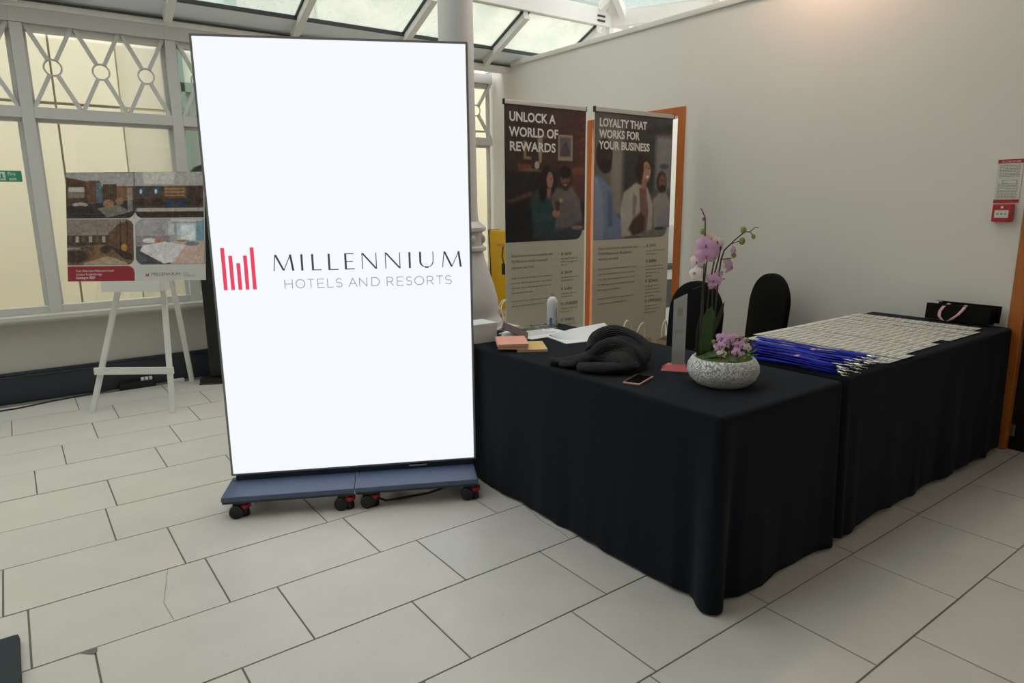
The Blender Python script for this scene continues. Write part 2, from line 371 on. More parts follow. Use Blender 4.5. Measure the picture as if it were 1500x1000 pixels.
def window(n, x0, x1, y, motifs=3):
    b = B(); mw = .078
    b.bb((x0-mw/2, y, ZS), (x0+mw/2, y+.1, ZR))
    b.bb((x0+mw/2, y+.01, ZS), (x1-mw/2, y+.08, ZS+.055)); b.bb((x0+mw/2, y, ZT-.04), (x1-mw/2, y+.1, ZT+.04))
    b.bb((x0-mw/2, y-.01, ZR), (x1-mw/2, y+.12, ZR+.10)); b.bb((x0+mw/2, y+.03, ZR-.045), (x1-mw/2, y+.1, ZR))
    b.bb((x1-mw/2-.03, y+.05, ZS+.055), (x1-mw/2, y+.09, ZR-.045)); b.bb((x0+mw/2, y+.05, ZS+.055), (x0+mw/2+.018, y+.09, ZR-.045))
    b.bb((x0+mw/2, y+.045, ZT-.065), (x1-mw/2, y+.09, ZT-.04))
    o = struct(b.build('window_%d' % n, 'frame', bevel=.003))
    xa, xb = x0+mw/2, x1-mw/2
    B().bb((xa+.018, y+.064, ZS+.055), (xb-.03, y+.070, ZT-.065)).build('pane', 'glass', o)
    B().bb((xa+.018, y+.064, ZT+.04), (xb-.03, y+.070, ZR-.045)).build('pane', 'glass', o)
    mwid = (xb-xa)/motifs; z0, z1 = ZT+.04, ZR; zc = (z0+z1)/2; r = .056
    for k in range(motifs):
        cx = xa + mwid*(k+.5); yy = y+.03
        for sx in (-1, 1):
            for sz in (-1, 1):
                e = Vector((cx+sx*(mwid/2-.012), yy, z1 if sz > 0 else z0)); c = Vector((cx, yy, zc)); d = (e-c).normalized()
                B().beam(c+d*r, e, .028, .03, up=(0, 1, 0)).build('lattice_bar', 'frame', o)
        B().tube([(cx+r*math.cos(2*PI*i/24), yy, zc+r*math.sin(2*PI*i/24)) for i in range(25)], .007, 6, False).build('ring', 'frame', o, smooth=True)
    return o
for i in range(7): window(i+1, -3.785+1.005*i, -2.78+1.005*i, WY)
window(8, 3.46, 4.10, 6.5, 2); window(9, 4.10, 4.58, 6.5, 1)
wp = B().bb((3.25-.039, WY, ZS), (3.30, WY+.1, 2.86)); struct(wp.build('trim_3', 'frame'))
# ---- right wall (a partition under the glazed roof) with two door openings
WX = 4.6; D0, D1, DH = 3.85, 4.95, 2.19
wr = B()
for y0, y1, z0, z1 in ((D1, 6.7, 0, 2.9), (D0, D1, DH, 2.9), (1.40, D0, 0, 2.9), (.45, 1.40, 2.2, 2.9), (-3.5, .45, 0, 2.9)):
    wr.bb((WX, y0, z0), (WX+.12, y1, z1))
struct(wr.build('wall_right', 'wall'))
struct(B().bb((WX-.02, -3.5, 2.9), (WX+.14, 6.7, 2.945)).build('trim_4', 'wall', bevel=.012))
def door(n, y0, y1, h, leaf):
    o = B().bb((WX-.015, y1-.035, 0), (WX+.135, y1+.035, h+.035)).build('door_%d' % n, 'wood', bevel=.006); struct(o)
    B().bb((WX-.015, y0-.035, 0), (WX+.135, y0+.035, h+.035)).build('jamb', 'wood', o, bevel=.006)
    B().bb((WX-.015, y0+.035, h-.035), (WX+.135, y1-.035, h+.035)).build('head', 'wood', o, bevel=.006)
    if leaf:
        l = B().bb((WX+.03, y0+.037, .001), (WX+.11, y1-.037, h-.037)).build('door_leaf', 'black', o, bevel=.004)
        B().box((WX+.026, y1-.05, .12), (.008, .02, .07)).build('hinge', 'metal', l, bevel=.003)
        B().tube([(WX+.035, y0+.12, 1.0), (WX-.01, y0+.12, 1.0), (WX-.01, y0+.24, 1.0)], .01).build('door_handle', 'metal', l, smooth=True)
    return o
door(1, D0, D1, DH, False); door(2, .47, 1.36, 2.2, True)
# ---- the side room seen through the doorway
struct(B().bb((7.0, 2.2, 0), (7.1, 7.0, 2.8)).bb((WX+.12, 6.7, 0), (7.1, 6.8, 2.8)).build('wall_sideroom', 'wall'))
# ---- walls behind the camera and the solid ceiling over the near part
struct(B().bb((-4.3, -3.6, 0), (-4.2, 6.7, 2.9)).build('wall_left', 'wall'))
struct(B().bb((-4.3, -3.6, 0), (4.72, -3.5, 4.6)).build('wall_back', 'wall'))
# ---- glazed roof: eave along the window wall, rafters rising towards the camera
SL = .44; EZ = 2.875
def rz(y): return EZ + SL*(WY+.05-y)
RIDGE = 2.0; ZR2 = rz(RIDGE)
ce = B().bb((-4.3, WY-.02, 2.855), (5.9, WY+.14, 2.90))
ceil = struct(ce.build('ceiling', 'rafter', bevel=.004))
B().add([(-4.3, WY+.08, EZ+.02), (5.9, WY+.08, EZ+.02), (5.7, WY-.22, rz(WY-.22)), (-4.3, WY-.22, rz(WY-.22)),
         (-4.3, WY+.08, EZ+.06), (5.9, WY+.08, EZ+.06), (5.7, WY-.22, rz(WY-.22)+.04), (-4.3, WY-.22, rz(WY-.22)+.04)],
        [(0, 1, 2, 3), (4, 5, 6, 7), (0, 1, 5, 4), (1, 2, 6, 5), (2, 3, 7, 6), (3, 0, 4, 7)]).build('eave_board', 'eave', ceil)
B().beam((-4.3, WY-.225, rz(WY-.225)+.012), (5.7, WY-.225, rz(WY-.225)+.012), .03, .03).build('gasket', 'gasket', ceil)
B().beam((-4.3, WY-.03, 2.905), (5.8, WY-.03, 2.905), .012, .014).build('gasket', 'gasket', ceil)
NY = 5.5; NX = 5.36; NZ = rz(NY)+.21
xs = [-3.8, -2.79, -1.78, -.77, .235, 1.225, 2.23, 3.24, 4.25, 5.2]
for i, x in enumerate(xs):
    ye = RIDGE
    B().beam((x, WY-.05, rz(WY-.05)+.0), (x, NY, rz(NY)), .06, .10).build('rafter', 'rafter', ceil)
    B().beam((x, NY-.03, rz(NY)+.2), (x, ye, rz(ye)+.2), .06, .10).build('rafter', 'rafter', ceil)
    if i < len(xs)-1:
        xa, xb = x+.03, xs[i+1]-.03
        B().beam((xa+.007, WY-.22, rz(WY-.22)+.02), (xa+.007, NY, rz(NY)+.02), .014, .02).build('gasket', 'gasket', ceil)
        B().beam((xb-.007, WY-.22, rz(WY-.22)+.02), (xb-.007, NY, rz(NY)+.02), .014, .02).build('gasket', 'gasket', ceil)
        ys = [WY-.2, NY, 4.3, 3.1, RIDGE]
        for ya, yb in zip(ys, ys[1:]):
            t = .008; rr = (lambda y: EZ + SL*(WY+.05-y)) if ya > NY+.1 else (lambda y: EZ + SL*(WY+.05-y) + .2)
            B().add([(xa, ya, rr(ya)+.03), (xb, ya, rr(ya)+.03), (xb, yb, rr(yb)+.03), (xa, yb, rr(yb)+.03), (xa, ya, rr(ya)+.03+t), (xb, ya, rr(ya)+.03+t), (xb, yb, rr(yb)+.03+t), (xa, yb, rr(yb)+.03+t)],
                    [(3, 2, 1, 0), (4, 5, 6, 7), (0, 1, 5, 4), (1, 2, 6, 5), (2, 3, 7, 6), (3, 0, 4, 7)]).build('roof_pane', 'roofglass', ceil)
def rz(y): return EZ + SL*(WY+.05-y)
# ring beam, node, turned side and hips
B().beam((-4.3, NY, NZ-.10), (NX, NY, NZ-.10), .07, .17).build('ring_beam', 'rafter', ceil, bevel=.004)
TD = Vector((.47, -.883, 0)); IN = Vector((-.883, -.47, 0)); N0 = Vector((NX, NY, NZ-.10)); N1 = N0 + TD*4.2
B().beam(N0, N1, .07, .17).build('ring_beam', 'rafter', ceil, bevel=.004)
HD = Vector((-.51, -.86, .365))
B().beam(N0-HD*.9+Vector((0, 0, .09)), N0+HD*2.6+Vector((0, 0, .09)), .09, .14).build('hip_rafter', 'rafter', ceil, bevel=.004)
B().beam(N0+HD*1.0+Vector((0, 0, .06)), N0+HD*1.0+TD*3.6+Vector((0, 0, .06)), .06, .10).build('purlin', 'rafter', ceil)
B().beam(N0+Vector((0, 0, -.35)), N0+Vector((0, 0, .02)), .06, .06, up=(1, 0, 0)).build('post', 'rafter', ceil)
for zz in (-.045, .0):
    B().box((NX-.16, NY-.04, NZ-.10+zz), (.10, .012, .018)).build('bolt_plate', 'gasket', ceil)
for k in range(4):
    p = N0 + TD*(.15+.95*k) + Vector((0, 0, .02))
    B().beam(p - IN*.9 - Vector((0, 0, .38)), p + IN*1.6 + Vector((0, 0, .67)), .06, .09).build('rafter', 'rafter', ceil)
    q = p + TD*.95
    a, b_, c_, d_ = p-IN*.9-Vector((0, 0, .35)), q-IN*.9-Vector((0, 0, .35)), q+IN*1.4+Vector((0, 0, .62)), p+IN*1.4+Vector((0, 0, .62))
    up_ = Vector((0, 0, .008))
    B().add([a, b_, c_, d_, a+up_, b_+up_, c_+up_, d_+up_], [(3, 2, 1, 0), (4, 5, 6, 7), (0, 1, 5, 4), (1, 2, 6, 5), (2, 3, 7, 6), (3, 0, 4, 7)]).build('roof_pane', 'roofglass', ceil)
ZR2 += .2
B().beam((-4.3, RIDGE, ZR2), (6.0, RIDGE, ZR2), .12, .2).build('ridge_beam', 'rafter', ceil)
B().add([(-4.3, RIDGE, ZR2), (5.2, RIDGE, ZR2), (5.2, -3.6, ZR2-.3), (-4.3, -3.6, ZR2-.3), (-4.3, RIDGE, ZR2+.1), (5.2, RIDGE, ZR2+.1), (5.2, -3.6, ZR2-.2), (-4.3, -3.6, ZR2-.2)],
        [(0, 1, 2, 3), (7, 6, 5, 4), (0, 4, 5, 1), (1, 5, 6, 2), (2, 6, 7, 3), (3, 7, 4, 0)]).build('solid_panel', 'wall', ceil)
B().bb((5.15, -3.6, 2.9), (5.25, 2.0, ZR2)).build('upper_panel', 'wall', ceil)
B().bb((-4.3, -3.6, 2.9), (-4.2, 6.3, ZR2)).build('gable_panel', 'wall', ceil)

# ---- outside: paving and a cream stone building across the yard
struct(B().bb((-9, 6.7, -.3), (10, 9.6, -.1)).build('ground_outside', 'paving'))
bld = thing('stone_building', 'cream stone building with large slabs seen outside through the lattice windows', 'building', (0, 8.6, 0))
B().bb((-9, .06, -.3), (17, 1.0, 9)).build('wall_core', 'stonejoint', bld)
zrows = [-.3, 2.50, 4.3, 6.5, 9]
xe = [-9, -6.9, -4.8, -2.7, -1.2, .57, 1.16, 3.4, 5.5, 7.6, 9.7, 11.8, 13.9, 17]
for r_ in range(4):
    for k, (x, x1) in enumerate(zip(xe, xe[1:])):
        B().bb((x+.01, .05 if k % 3 == 0 else 0, zrows[r_]+.014), (x1-.01, .1, zrows[r_+1]-.014)).build('stone_slab', ('stone2' if k % 3 == 0 else 'stone') if r_ < 2 else 'upper', bld, bevel=.004)
tw = thing('teal_window', 'tall teal green framed window on the cream building outside beside the display screen', 'window', (1.95, 8.55, 0))
B().bb((-.28, -.06, .6), (-.16, .04, 4)).bb((.35, -.06, .6), (.47, .04, 4)).bb((-.28, -.06, .5), (.47, .04, .6)).bb((-.28, -.06, 2.7), (.47, .04, 2.8)).build('frame', 'teal', tw)
B().bb((-.16, -.01, .6), (.35, .02, 2.7)).build('pane', mat('dull_pane', (128, 140, 130), .2), tw)
B().bb((-.16, -.01, 2.8), (.35, .02, 4)).build('pane', mat('pale_pane', (196, 204, 188), .2), tw)
# ================================================================== DISPLAY SCREEN
SA = math.atan2(-.4506, .8927)
scr = thing('led_display', 'tall freestanding LED display glowing white with a red bar logo on wheeled navy bases', 'display', (.7612, 3.3715, 0), SA)
def fx(x): return -.011+(x+.021)*(1.219/1.233)
def fz(z): return .1385+(z-.122)*(2.0555/2.081)
X0, X1, Z0, Z1 = -.015, 1.209, .1385, 2.195
B().bb((X0, 0, Z0), (X1, .036, Z1)).build('cabinet', 'bezel', scr, bevel=.004)
B().bb((X0+.012, -.004, Z0+.012), (X1-.012, .002, Z1-.012)).build('screen', 'screen', scr)
LY = -.0055
for (xa, za), (xb, zb) in (((.033, 1.061), (.034, 1.261)), ((.066, 1.061), (.067, 1.223)), ((.099, 1.061), (.1, 1.188)), ((.132, 1.061), (.133, 1.223)), ((.165, 1.061), (.166, 1.261))):
    B().bb((fx(xa)-.0085, LY, fz(za)), (fx(xa)+.0085, LY+.0012, fz(zb))).build('logo_bar', 'sred', scr)
def strokes(segs):
    b = B()
    for x0, z0, x1, z1, wd in segs:
        p, q = Vector((x0, 0, z0)), Vector((x1, 0, z1)); d = (q-p).normalized(); n = Vector((d.z, 0, -d.x))
        if abs(d.z) > .35: n = Vector((1, 0, 0))     # slanted stems end flat
        else: n = Vector((0, 0, 1))
        n *= wd/2
        b.add([p-n+Vector((0, LY, 0)), q-n+Vector((0, LY, 0)), q+n+Vector((0, LY, 0)), p+n+Vector((0, LY, 0))], [(0, 1, 2, 3)])
    return b
zb, zt = fz(1.146), fz(1.224); TH, TN = .0098, .0042
def L_M(a, b): m = (a+b)/2; return [(a+.004, zb, a+.013, zt, TN), (a+.014, zt, m, zb+.002, TH), (m, zb+.002, b-.014, zt, TN), (b-.015, zt, b-.005, zb, TH)]
def L_I(a, b): m = (a+b)/2; return [(m, zb, m, zt, TH)]
def L_L(a, b): return [(a+.005, zb, a+.005, zt, TH), (a, zb+.002, b, zb+.002, TN)]
def L_E(a, b): return [(a+.005, zb, a+.005, zt, TH), (a, zb+.002, b, zb+.002, TN), (a, zt-.002, b-.003, zt-.002, TN), (a, (zb+zt)/2, b-.007, (zb+zt)/2, TN)]
def L_N(a, b): return [(a+.003, zb, a+.003, zt, TN), (a+.004, zt, b-.003, zb, TH), (b-.003, zb, b-.003, zt, TN)]
def L_U(a, b):
    r = (b-a-.01)/2; cx = a+.005+r; cz = zb+r*.95
    s = [(a+.005, cz, a+.005, zt, TH), (b-.004, cz, b-.004, zt, TN)]
    pts = [(cx-r*math.cos(PI*i/10), cz-(cz-zb-.002)*math.sin(PI*i/10)) for i in range(11)]
    for i in range(10): s.append((*pts[i], *pts[i+1], TH-(TH-TN)*i/10))
    return s
lx = [.255, .353, .385, .395, .435, .48, .512, .56, .59, .637, .671, .744, .783, .858, .896, .91, .95, 1.022, 1.06, 1.16]
lx = [fx(v) for v in lx]
for ch, i in zip('MILLENNIUM', range(0, 20, 2)):
    fn = {'M': L_M, 'I': L_I, 'L': L_L, 'E': L_E, 'N': L_N, 'U': L_U}[ch]
    strokes(fn(lx[i], lx[i+1])).build('letter', 'sdark', scr)
hb, ht = fz(1.062), fz(1.103); W2 = .0036; hm = (hb+ht)/2
def arc(cx, cz, rx, rz_, a0, a1, n=16): return [(cx+rx*math.cos(a0+(a1-a0)*i/n), cz+rz_*math.sin(a0+(a1-a0)*i/n)) for i in range(n+1)]
def hl(ch, a, b):
    m = (a+b)/2; r = (b-a)/2
    return {'H': [[(a, hb), (a, ht)], [(b, hb), (b, ht)], [(a, hm), (b, hm)]], 'O': [arc(m, hm, r, (ht-hb)/2, 0, 2*PI, 24)],
            'T': [[(a, ht), (b, ht)], [(m, hb), (m, ht)]], 'E': [[(b, hb), (a, hb), (a, ht), (b, ht)], [(a, hm), (b-.004, hm)]],
            'L': [[(a, ht), (a, hb), (b, hb)]], 'A': [[(a, hb), (m, ht), (b, hb)], [(a+r*.4, hb+.014), (b-r*.4, hb+.014)]],
            'N': [[(a, hb), (a, ht), (b, hb), (b, ht)]], 'D': [[(a, hb), (a, ht), (m-.004, ht)] + arc(m-.004, hm, r+.004, (ht-hb)/2, PI/2, -PI/2) + [(a, hb)]],
            'R': [[(a, hb), (a, ht), (m, ht)] + arc(m, ht-.011, r*.9, .011, PI/2, -PI/2) + [(a, ht-.022)], [(m, ht-.022), (b, hb)]],
            'S': [arc(m, ht-.0105, r*.85, .0105, PI*.15, PI*1.5) + arc(m, hb+.0105, r*.95, .0105, PI/2, -PI*.85)]}[ch]
hx = [.304, .339, .356, .397, .411, .44, .458, .487, .504, .53, .544, .573, .605, .643, .656, .691, .715, .751, .789, .819, .838, .868, .883, .91, .924, .969, .986, 1.016, 1.032, 1.064, 1.075, 1.107]
hx = [fx(v) for v in hx]
for ch, i in zip('HOTELSANDRESORTS', range(0, 32, 2)):
    b = B()
    for pl in hl(ch, hx[i], hx[i+1]):
        for p, q in zip(pl, pl[1:]):
            d = Vector((q[0]-p[0], 0, q[1]-p[1])).normalized(); n = Vector((d.z, 0, -d.x))*W2/2; e = d*W2*.3
            P, Q = Vector((p[0], LY, p[1]))-e, Vector((q[0], LY, q[1]))+e
            b.add([P-n, Q-n, Q+n, P+n], [(0, 1, 2, 3)])
    b.build('letter', 'sgrey', scr)
for a, b_ in ((-.022, .5905), (.5935, 1.196)):
    pl = B().bb((a, -.20, .086), (b_, .055, .110)).build('base_plate', 'navy', scr, bevel=.006)
    B().bb((a+.004, -.196, .075), (b_-.004, -.182, .087)).build('plate_lip', 'navydark', pl)
for x in (.12, .80): B().bb((x-.04, .055, .082), (x+.04, .45, .11)).build('rear_foot', 'navydark', scr, bevel=.004)
for x in (.2, 1.0): B().bb((x-.05, .036, .10), (x+.05, .075, 1.9)).build('rear_spine', 'navydark', scr, bevel=.004)
B().bb((X0+.02, .010, .11), (X1-.02, .034, Z0)).build('mounting_rail', 'navydark', scr)
B().bb((.86, .0, .124), (.95, .004, .131)).build('label_strip', 'alu', scr)
def caster(x, y, a):
    c = bpy.data.objects.new('caster', None); COL.objects.link(c); c.parent = scr; c.location = (x, y, 0); c.rotation_euler = (0, 0, a); c.scale = (1.2,)*3
    B().lathe([(.004, -.012), (.024, -.012), (.027, -.008), (.027, .008), (.024, .012), (.004, .012)], n=20).build('wheel', 'black', c, smooth=.6)
    wh = c.children[0]; wh.rotation_euler = (PI/2, 0, 0); wh.location = (0, 0, .027)
    B().bb((-.012, -.02, .026), (.03, -.013, .058)).bb((-.012, .013, .026), (.03, .02, .058)).bb((-.012, -.02, .055), (.034, .02, .062)).build('fork', 'black', c, bevel=.002)
    B().lathe([(.022, .034), (.027, .036), (.027, .050), (.022, .053)], (.03, 0, 0), 16).build('adjusting_ring', 'red', c, smooth=.6)
    B().lathe([(.020, .0), (.021, .010), (.018, .034)], (.03, 0, 0), 16).build('foot_pad', 'black', c, smooth=.6)
    B().lathe([(.008, -.0015), (.008, .0015)], n=10).build('axle_cap', 'white', c); ax = c.children[-1]
    ax.rotation_euler = (PI/2, 0, 0); ax.location = (0, -.0215, .027)
    B().lathe([(.012, .060), (.012, .073)], (.012, 0, 0), 12).build('stem', 'metal', c)
for x, y in ((.035, -.165), (.525, -.165), (.645, -.165), (1.14, -.165), (.12, .38), (.80, .38)): caster(x, y, random.uniform(-.2, .25))
for k in range(1):
    tag(B().tube([(1.30+.03*k, 3.10, .006+.004*k), (1.35+.02*k, 2.9-.02*k, .015), (1.55, 2.84-.02*k, .02), (1.68+.01*k, 2.82, .035), (1.78, 2.86+.02*k, .02), (1.72, 3.0+.03*k, .006)], .006, 6).build('power_cable', 'cable', smooth=True),
        'black power cable looped on the floor beneath the display base', 'cable')

# ================================================================== EASEL AND POSTER
YA = -.589
es = thing('display_easel', 'white wooden three-legged easel holding the hotel interiors poster', 'easel', (.688, 5.32, 0), YA)
def leg(p, q): B().beam(p, q, .036, .022, up=(0, 1, 0)).build('leg', 'white', es, bevel=.002)
leg((-.445, .04, 0), (-.03, .30, 1.66)); leg((.152, -.018, 0), (.06, .30, 1.66)); leg((-.07, .86, 0), (.02, .35, 1.60))
B().beam((-.40, .055, .30), (.165, .03, .30), .05, .022, up=(0, 1, 0)).build('crossbar', 'white', es, bevel=.002)
B().bb((-.25, .0, .875), (.15, .15, .945)).build('ledge', 'white', es, bevel=.003)
B().tube([(.18, .16, .90), (.06, .40, .95)], .003, 6).build('chain', 'metal', es)
po = thing('poster_board', 'landscape poster of four hotel interior photos with a maroon caption panel, on the easel', 'poster', (.688, 5.32, .952), YA)
po.rotation_euler = (-.194, 0, YA)
PW, PH = .934, .753
B().bb((-PW/2, 0, 0), (PW/2, .006, PH)).build('board', 'paper', po)
C = Canvas(270, 220, (196, 192, 188), PW/PH)
def sub(u0, t0, u1, t1, paint):          # paint a photo into a cell with one rounded corner
    s = Canvas(130, 94, (90, 80, 74), 1.4); paint(s); s.noise(7, (22, 16)); s.noise(9, (60, 44))
    iu0, iu1, it0, it1 = [int(round(a)) for a in (u0*269, u1*269, t0*219, t1*219)]
    ji = (np.linspace(0, 93, it1-it0)).astype(int); ii = (np.linspace(0, 129, iu1-iu0)).astype(int)
    C.a[it0:it1, iu0:iu1] = s.a[ji][:, ii]
def lobby(s):
    s.rect(0, 0, 1, .3, (168, 164, 164)); s.poly([(0, .1), (.32, .2), (.32, .8), (0, .9)], (88, 62, 46)); s.rect(.03, .32, .27, .55, (190, 184, 172)); s.rect(.03, .42, .27, .56, (96, 88, 80), al=.7)
    s.rect(.32, .18, .5, .75, (104, 74, 52)); s.rect(.44, .22, .52, .74, (92, 110, 128)); s.rect(.54, .26, .74, .66, (92, 68, 52))
    for k in range(6): s.rect(.55+.034*k, .26, .562+.034*k, .66, (58, 44, 36))
    s.rect(.74, .3, .98, .62, (126, 94, 70)); s.poly([(0, .72), (1, .6), (1, 1), (0, 1)], (52, 48, 46)); s.poly([(.45, .78), (.75, .7), (.95, .86), (.6, .98)], (120, 114, 106))
    s.ell(.2, .7, .12, .05, (170, 164, 158)); s.ell(.2, .82, .16, .1, (46, 40, 38)); s.ell(.62, .68, .08, .09, (150, 118, 90)); s.ell(.78, .63, .06, .08, (140, 110, 84)); s.rect(.9, .34, .98, .85, (176, 172, 168), al=.6)
def bar(s):
    s.rect(0, 0, 1, .34, (176, 170, 166)); s.poly([(.12, 0), (.6, 0), (.56, .26), (.14, .26)], (206, 200, 194)); s.rect(0, .3, 1, .6, (86, 62, 48))
    for a in (.02, .24): s.rect(a, .32, a+.15, .5, (54, 78, 92)); s.ell(a+.07, .42, .02, .05, (220, 214, 200))
    s.rect(.42, .3, .74, .56, (120, 84, 60))
    for k in range(3): s.rect(.44, .36+.07*k, .72, .375+.07*k, (196, 160, 116))
    s.rect(.76, .32, .96, .6, (70, 52, 42)); s.rect(0, .58, 1, .8, (70, 60, 54)); s.rect(.02, .78, 1, .86, (178, 170, 160)); s.rect(0, .86, 1, 1, (56, 44, 38))
    for a in (.5, .68): s.ell(a, .68, .075, .08, (38, 60, 84), .3)
    for a in (.1, .34, .88): s.ell(a, .66, .1, .09, (64, 44, 38), .4)
def lounge(s):
    s.rect(0, 0, 1, .4, (140, 126, 116)); s.rect(0, .34, .64, .56, (74, 62, 54))
    for k in range(6): s.rect(.03+.1*k, .36, .08+.1*k, .5, (176, 166, 152) if k % 2 else (104, 84, 70))
    s.poly([(.62, .32), (.78, .1), (1, 0), (1, .85), (.62, .6)], (104, 76, 58)); s.rect(.8, .04, .815, .7, (66, 48, 38)); s.rect(.9, 0, .915, .8, (66, 48, 38))
    s.poly([(0, .6), (.6, .55), (1, .9), (1, 1), (0, 1)], (122, 92, 68)); s.ell(.1, .66, .14, .05, (156, 146, 136)); s.ell(.12, .8, .2, .14, (66, 52, 42), .4); s.ell(.3, .64, .1, .05, (90, 76, 64))
    s.poly([(.6, .55), (.98, .76), (.98, .9), (.85, .86)], (60, 52, 48)); s.ell(.86, .62, .05, .08, (170, 128, 60)); s.poly([(.25, .95), (.6, .8), (.9, .95), (.9, 1), (.25, 1)], (172, 150, 124)); s.ell(.58, .66, .08, .08, (58, 54, 54), .4)
def bedroom(s):
    s.rect(0, 0, 1, .5, (168, 164, 168)); s.poly([(.5, 0), (1, 0), (.95, .06), (.55, .06)], (206, 202, 200)); s.rect(.6, .1, .9, .5, (196, 204, 216)); s.rect(.66, .14, .86, .46, (232, 236, 240)); s.rect(.88, .05, 1, .6, (122, 158, 172))
    s.rect(.48, .1, .56, .34, (206, 206, 206)); s.rect(0, .36, .5, .6, (150, 136, 138)); s.poly([(.5, .5), (1, .48), (1, 1), (.5, 1)], (206, 178, 164))
    s.poly([(0, .62), (.35, .6), (.5, 1), (0, 1)], (80, 84, 92)); s.poly([(.1, .58), (.42, .5), (.72, .58), (.55, .94), (.4, .98), (.06, .7)], (222, 218, 220)); s.poly([(.06, .7), (.4, .98), (.4, 1), (.05, .76)], (92, 76, 66))
    s.ell(.2, .47, .1, .06, (226, 220, 220)); s.ell(.33, .47, .05, .05, (186, 118, 98)); s.ell(.82, .55, .1, .05, (120, 130, 138)); s.ell(.68, .48, .1, .03, (166, 134, 110))
sub(0, 0, .494, .425, lobby); sub(.496, 0, 1, .425, bar); sub(0, .432, .484, .856, lounge); sub(.496, .432, 1, .856, bedroom)
GR = (206, 203, 198)
def cornercut(cu, ct, su, st, r=.06):
    ru, rt_ = r, r*PW/PH; m = ((C.u-cu)*su >= 0) & ((C.u-cu)*su <= ru) & ((C.t-ct)*st >= 0) & ((C.t-ct)*st <= rt_)
    d = np.hypot(((C.u-cu)*su-ru)/ru, ((C.t-ct)*st-rt_)/rt_); C.put((m & (d > 1)).astype(float), GR)
C.rect(.486, 0, .496, .86, GR, al=0)
cornercut(.494, .425, -1, -1); cornercut(.496, .425, 1, -1); cornercut(.484, .432, -1, 1); cornercut(.496, .432, 1, 1); cornercut(.484, .856, -1, -1); cornercut(.496, .856, 1, -1)
C.rect(.484, .43, .496, .86, GR, .004); C.rect(0, .856, 1, 1.01, GR, .004); C.rect(-.1, .862, .484, 1.1, (150, 46, 56), .004); cornercut(.484, .862, -1, 1, .05)
C.mesh('printed_sheet', PW, PH, po, -PW/2, PH, -.0008)
def ptxt(s, mt, u, t, size, width=None, bold=0): return text(s, mt, po, -PW/2+u*PW, PH-t*PH, size, width, -.0016, bold)
ptxt('Your New Luxe Millennium Hotel', 'ink', .06, .913, .022, .255); ptxt('London Knightsbridge', 'ink', .06, .945, .022, .175); ptxt('Coming in 2027', 'ink', .06, .977, .023, .13, .0006)
ptxt('MILLENNIUM', 'inkdark', .605, .955, .030, .195)
for k, hh in enumerate((.022, .017, .013, .017, .022)): B().bb((.060+.0045*k, -.0016, .028), (.063+.0045*k, -.001, .028+hh)).build('logo_bar', 'firered', po)
for k, ww in enumerate((.03, .045, .085)): B().bb((.315, -.0016, .05-.011*k), (.315+ww, -.001, .0535-.011*k)).build('small_print', 'inkgrey', po)

# ================================================================== LEFT SIDE THINGS
tw2 = thing('tower_stand', 'tall black square tower stand with a domed top behind the poster board', 'stand', (1.345, 5.98, 0), -.45)
B().bb((-.09, -.09, .05), (.09, .09, 1.62)).build('body', 'black', tw2, bevel=.012)
B().bb((-.16, -.15, .015), (.15, .15, .05)).build('base', 'black', tw2, bevel=.008)
B().bb((-.165, -.155, 0), (.0, .0, .015)).build('wooden_shim', 'maroon', tw2)
B().lathe([(.10, 1.62), (.115, 1.66), (.11, 1.72), (.08, 1.76), (.03, 1.78)], n=24).build('dome', 'black', tw2, smooth=True)
pb = thing('power_box', 'flat black extension socket box on the floor by the skirting', 'socket box', (.71, 6.16, 0))
B().bb((-.13, -.035, 0), (.13, .035, .055)).build('casing', 'black', pb, bevel=.006)
for x in (.04, .07, .10): B().bb((x-.012, -.02, .055), (x+.012, .012, .08)).build('plug', 'white', pb, bevel=.005)
tag(B().bb((.96, 6.12, 0), (1.06, 6.16, .03)).build('white_adaptor', 'white', bevel=.008), 'small white plastic adaptor lying on the floor by the skirting', 'adaptor')
tag(B().tube([(-.9, 6.0, .006), (-.4, 6.02, .006), (-.1, 6.03, .006), (.12, 6.10, .006), (.3, 6.14, .006), (.45, 6.17, .006), (.585, 6.165, .02)], .006, 6).build('floor_cable', 'cable', smooth=True), 'thin black cable running along the floor below the dark skirting', 'cable')
B_ = B().bb((-.62, 2.25, 0), (-.135, 2.665, .035))
tag(B_.build('floor_mat', 'charcoal', bevel=.015), 'dark charcoal padded slab on the tiles at the near left corner', 'mat')
sg = thing('exit_sign', 'green and white fire exit sign fixed to the window glass', 'sign', (.06, 6.308, 1.684))
B().bb((-.12, 0, -.04), (.085, .004, .04)).build('panel', 'firegreen', sg)
B().bb((-.055, -.001, -.03), (-.015, 0, .03)).build('pictogram_field', 'ink', sg)
B().tube([(-.035, -.0015, .02), (-.037, -.0015, -.002), (-.045, -.0015, -.022)], .004, 5).tube([(-.037, -.0015, -.002), (-.026, -.0015, -.02)], .004, 5).tube([(-.047, -.0015, .008), (-.024, -.0015, .004)], .003, 5).build('running_figure', 'firegreen', sg)
text('Fire', 'ink', sg, 0, .006, .034, .045, -.001, .0006); text('exit', 'ink', sg, .005, -.03, .034, .045, -.001, .0006)

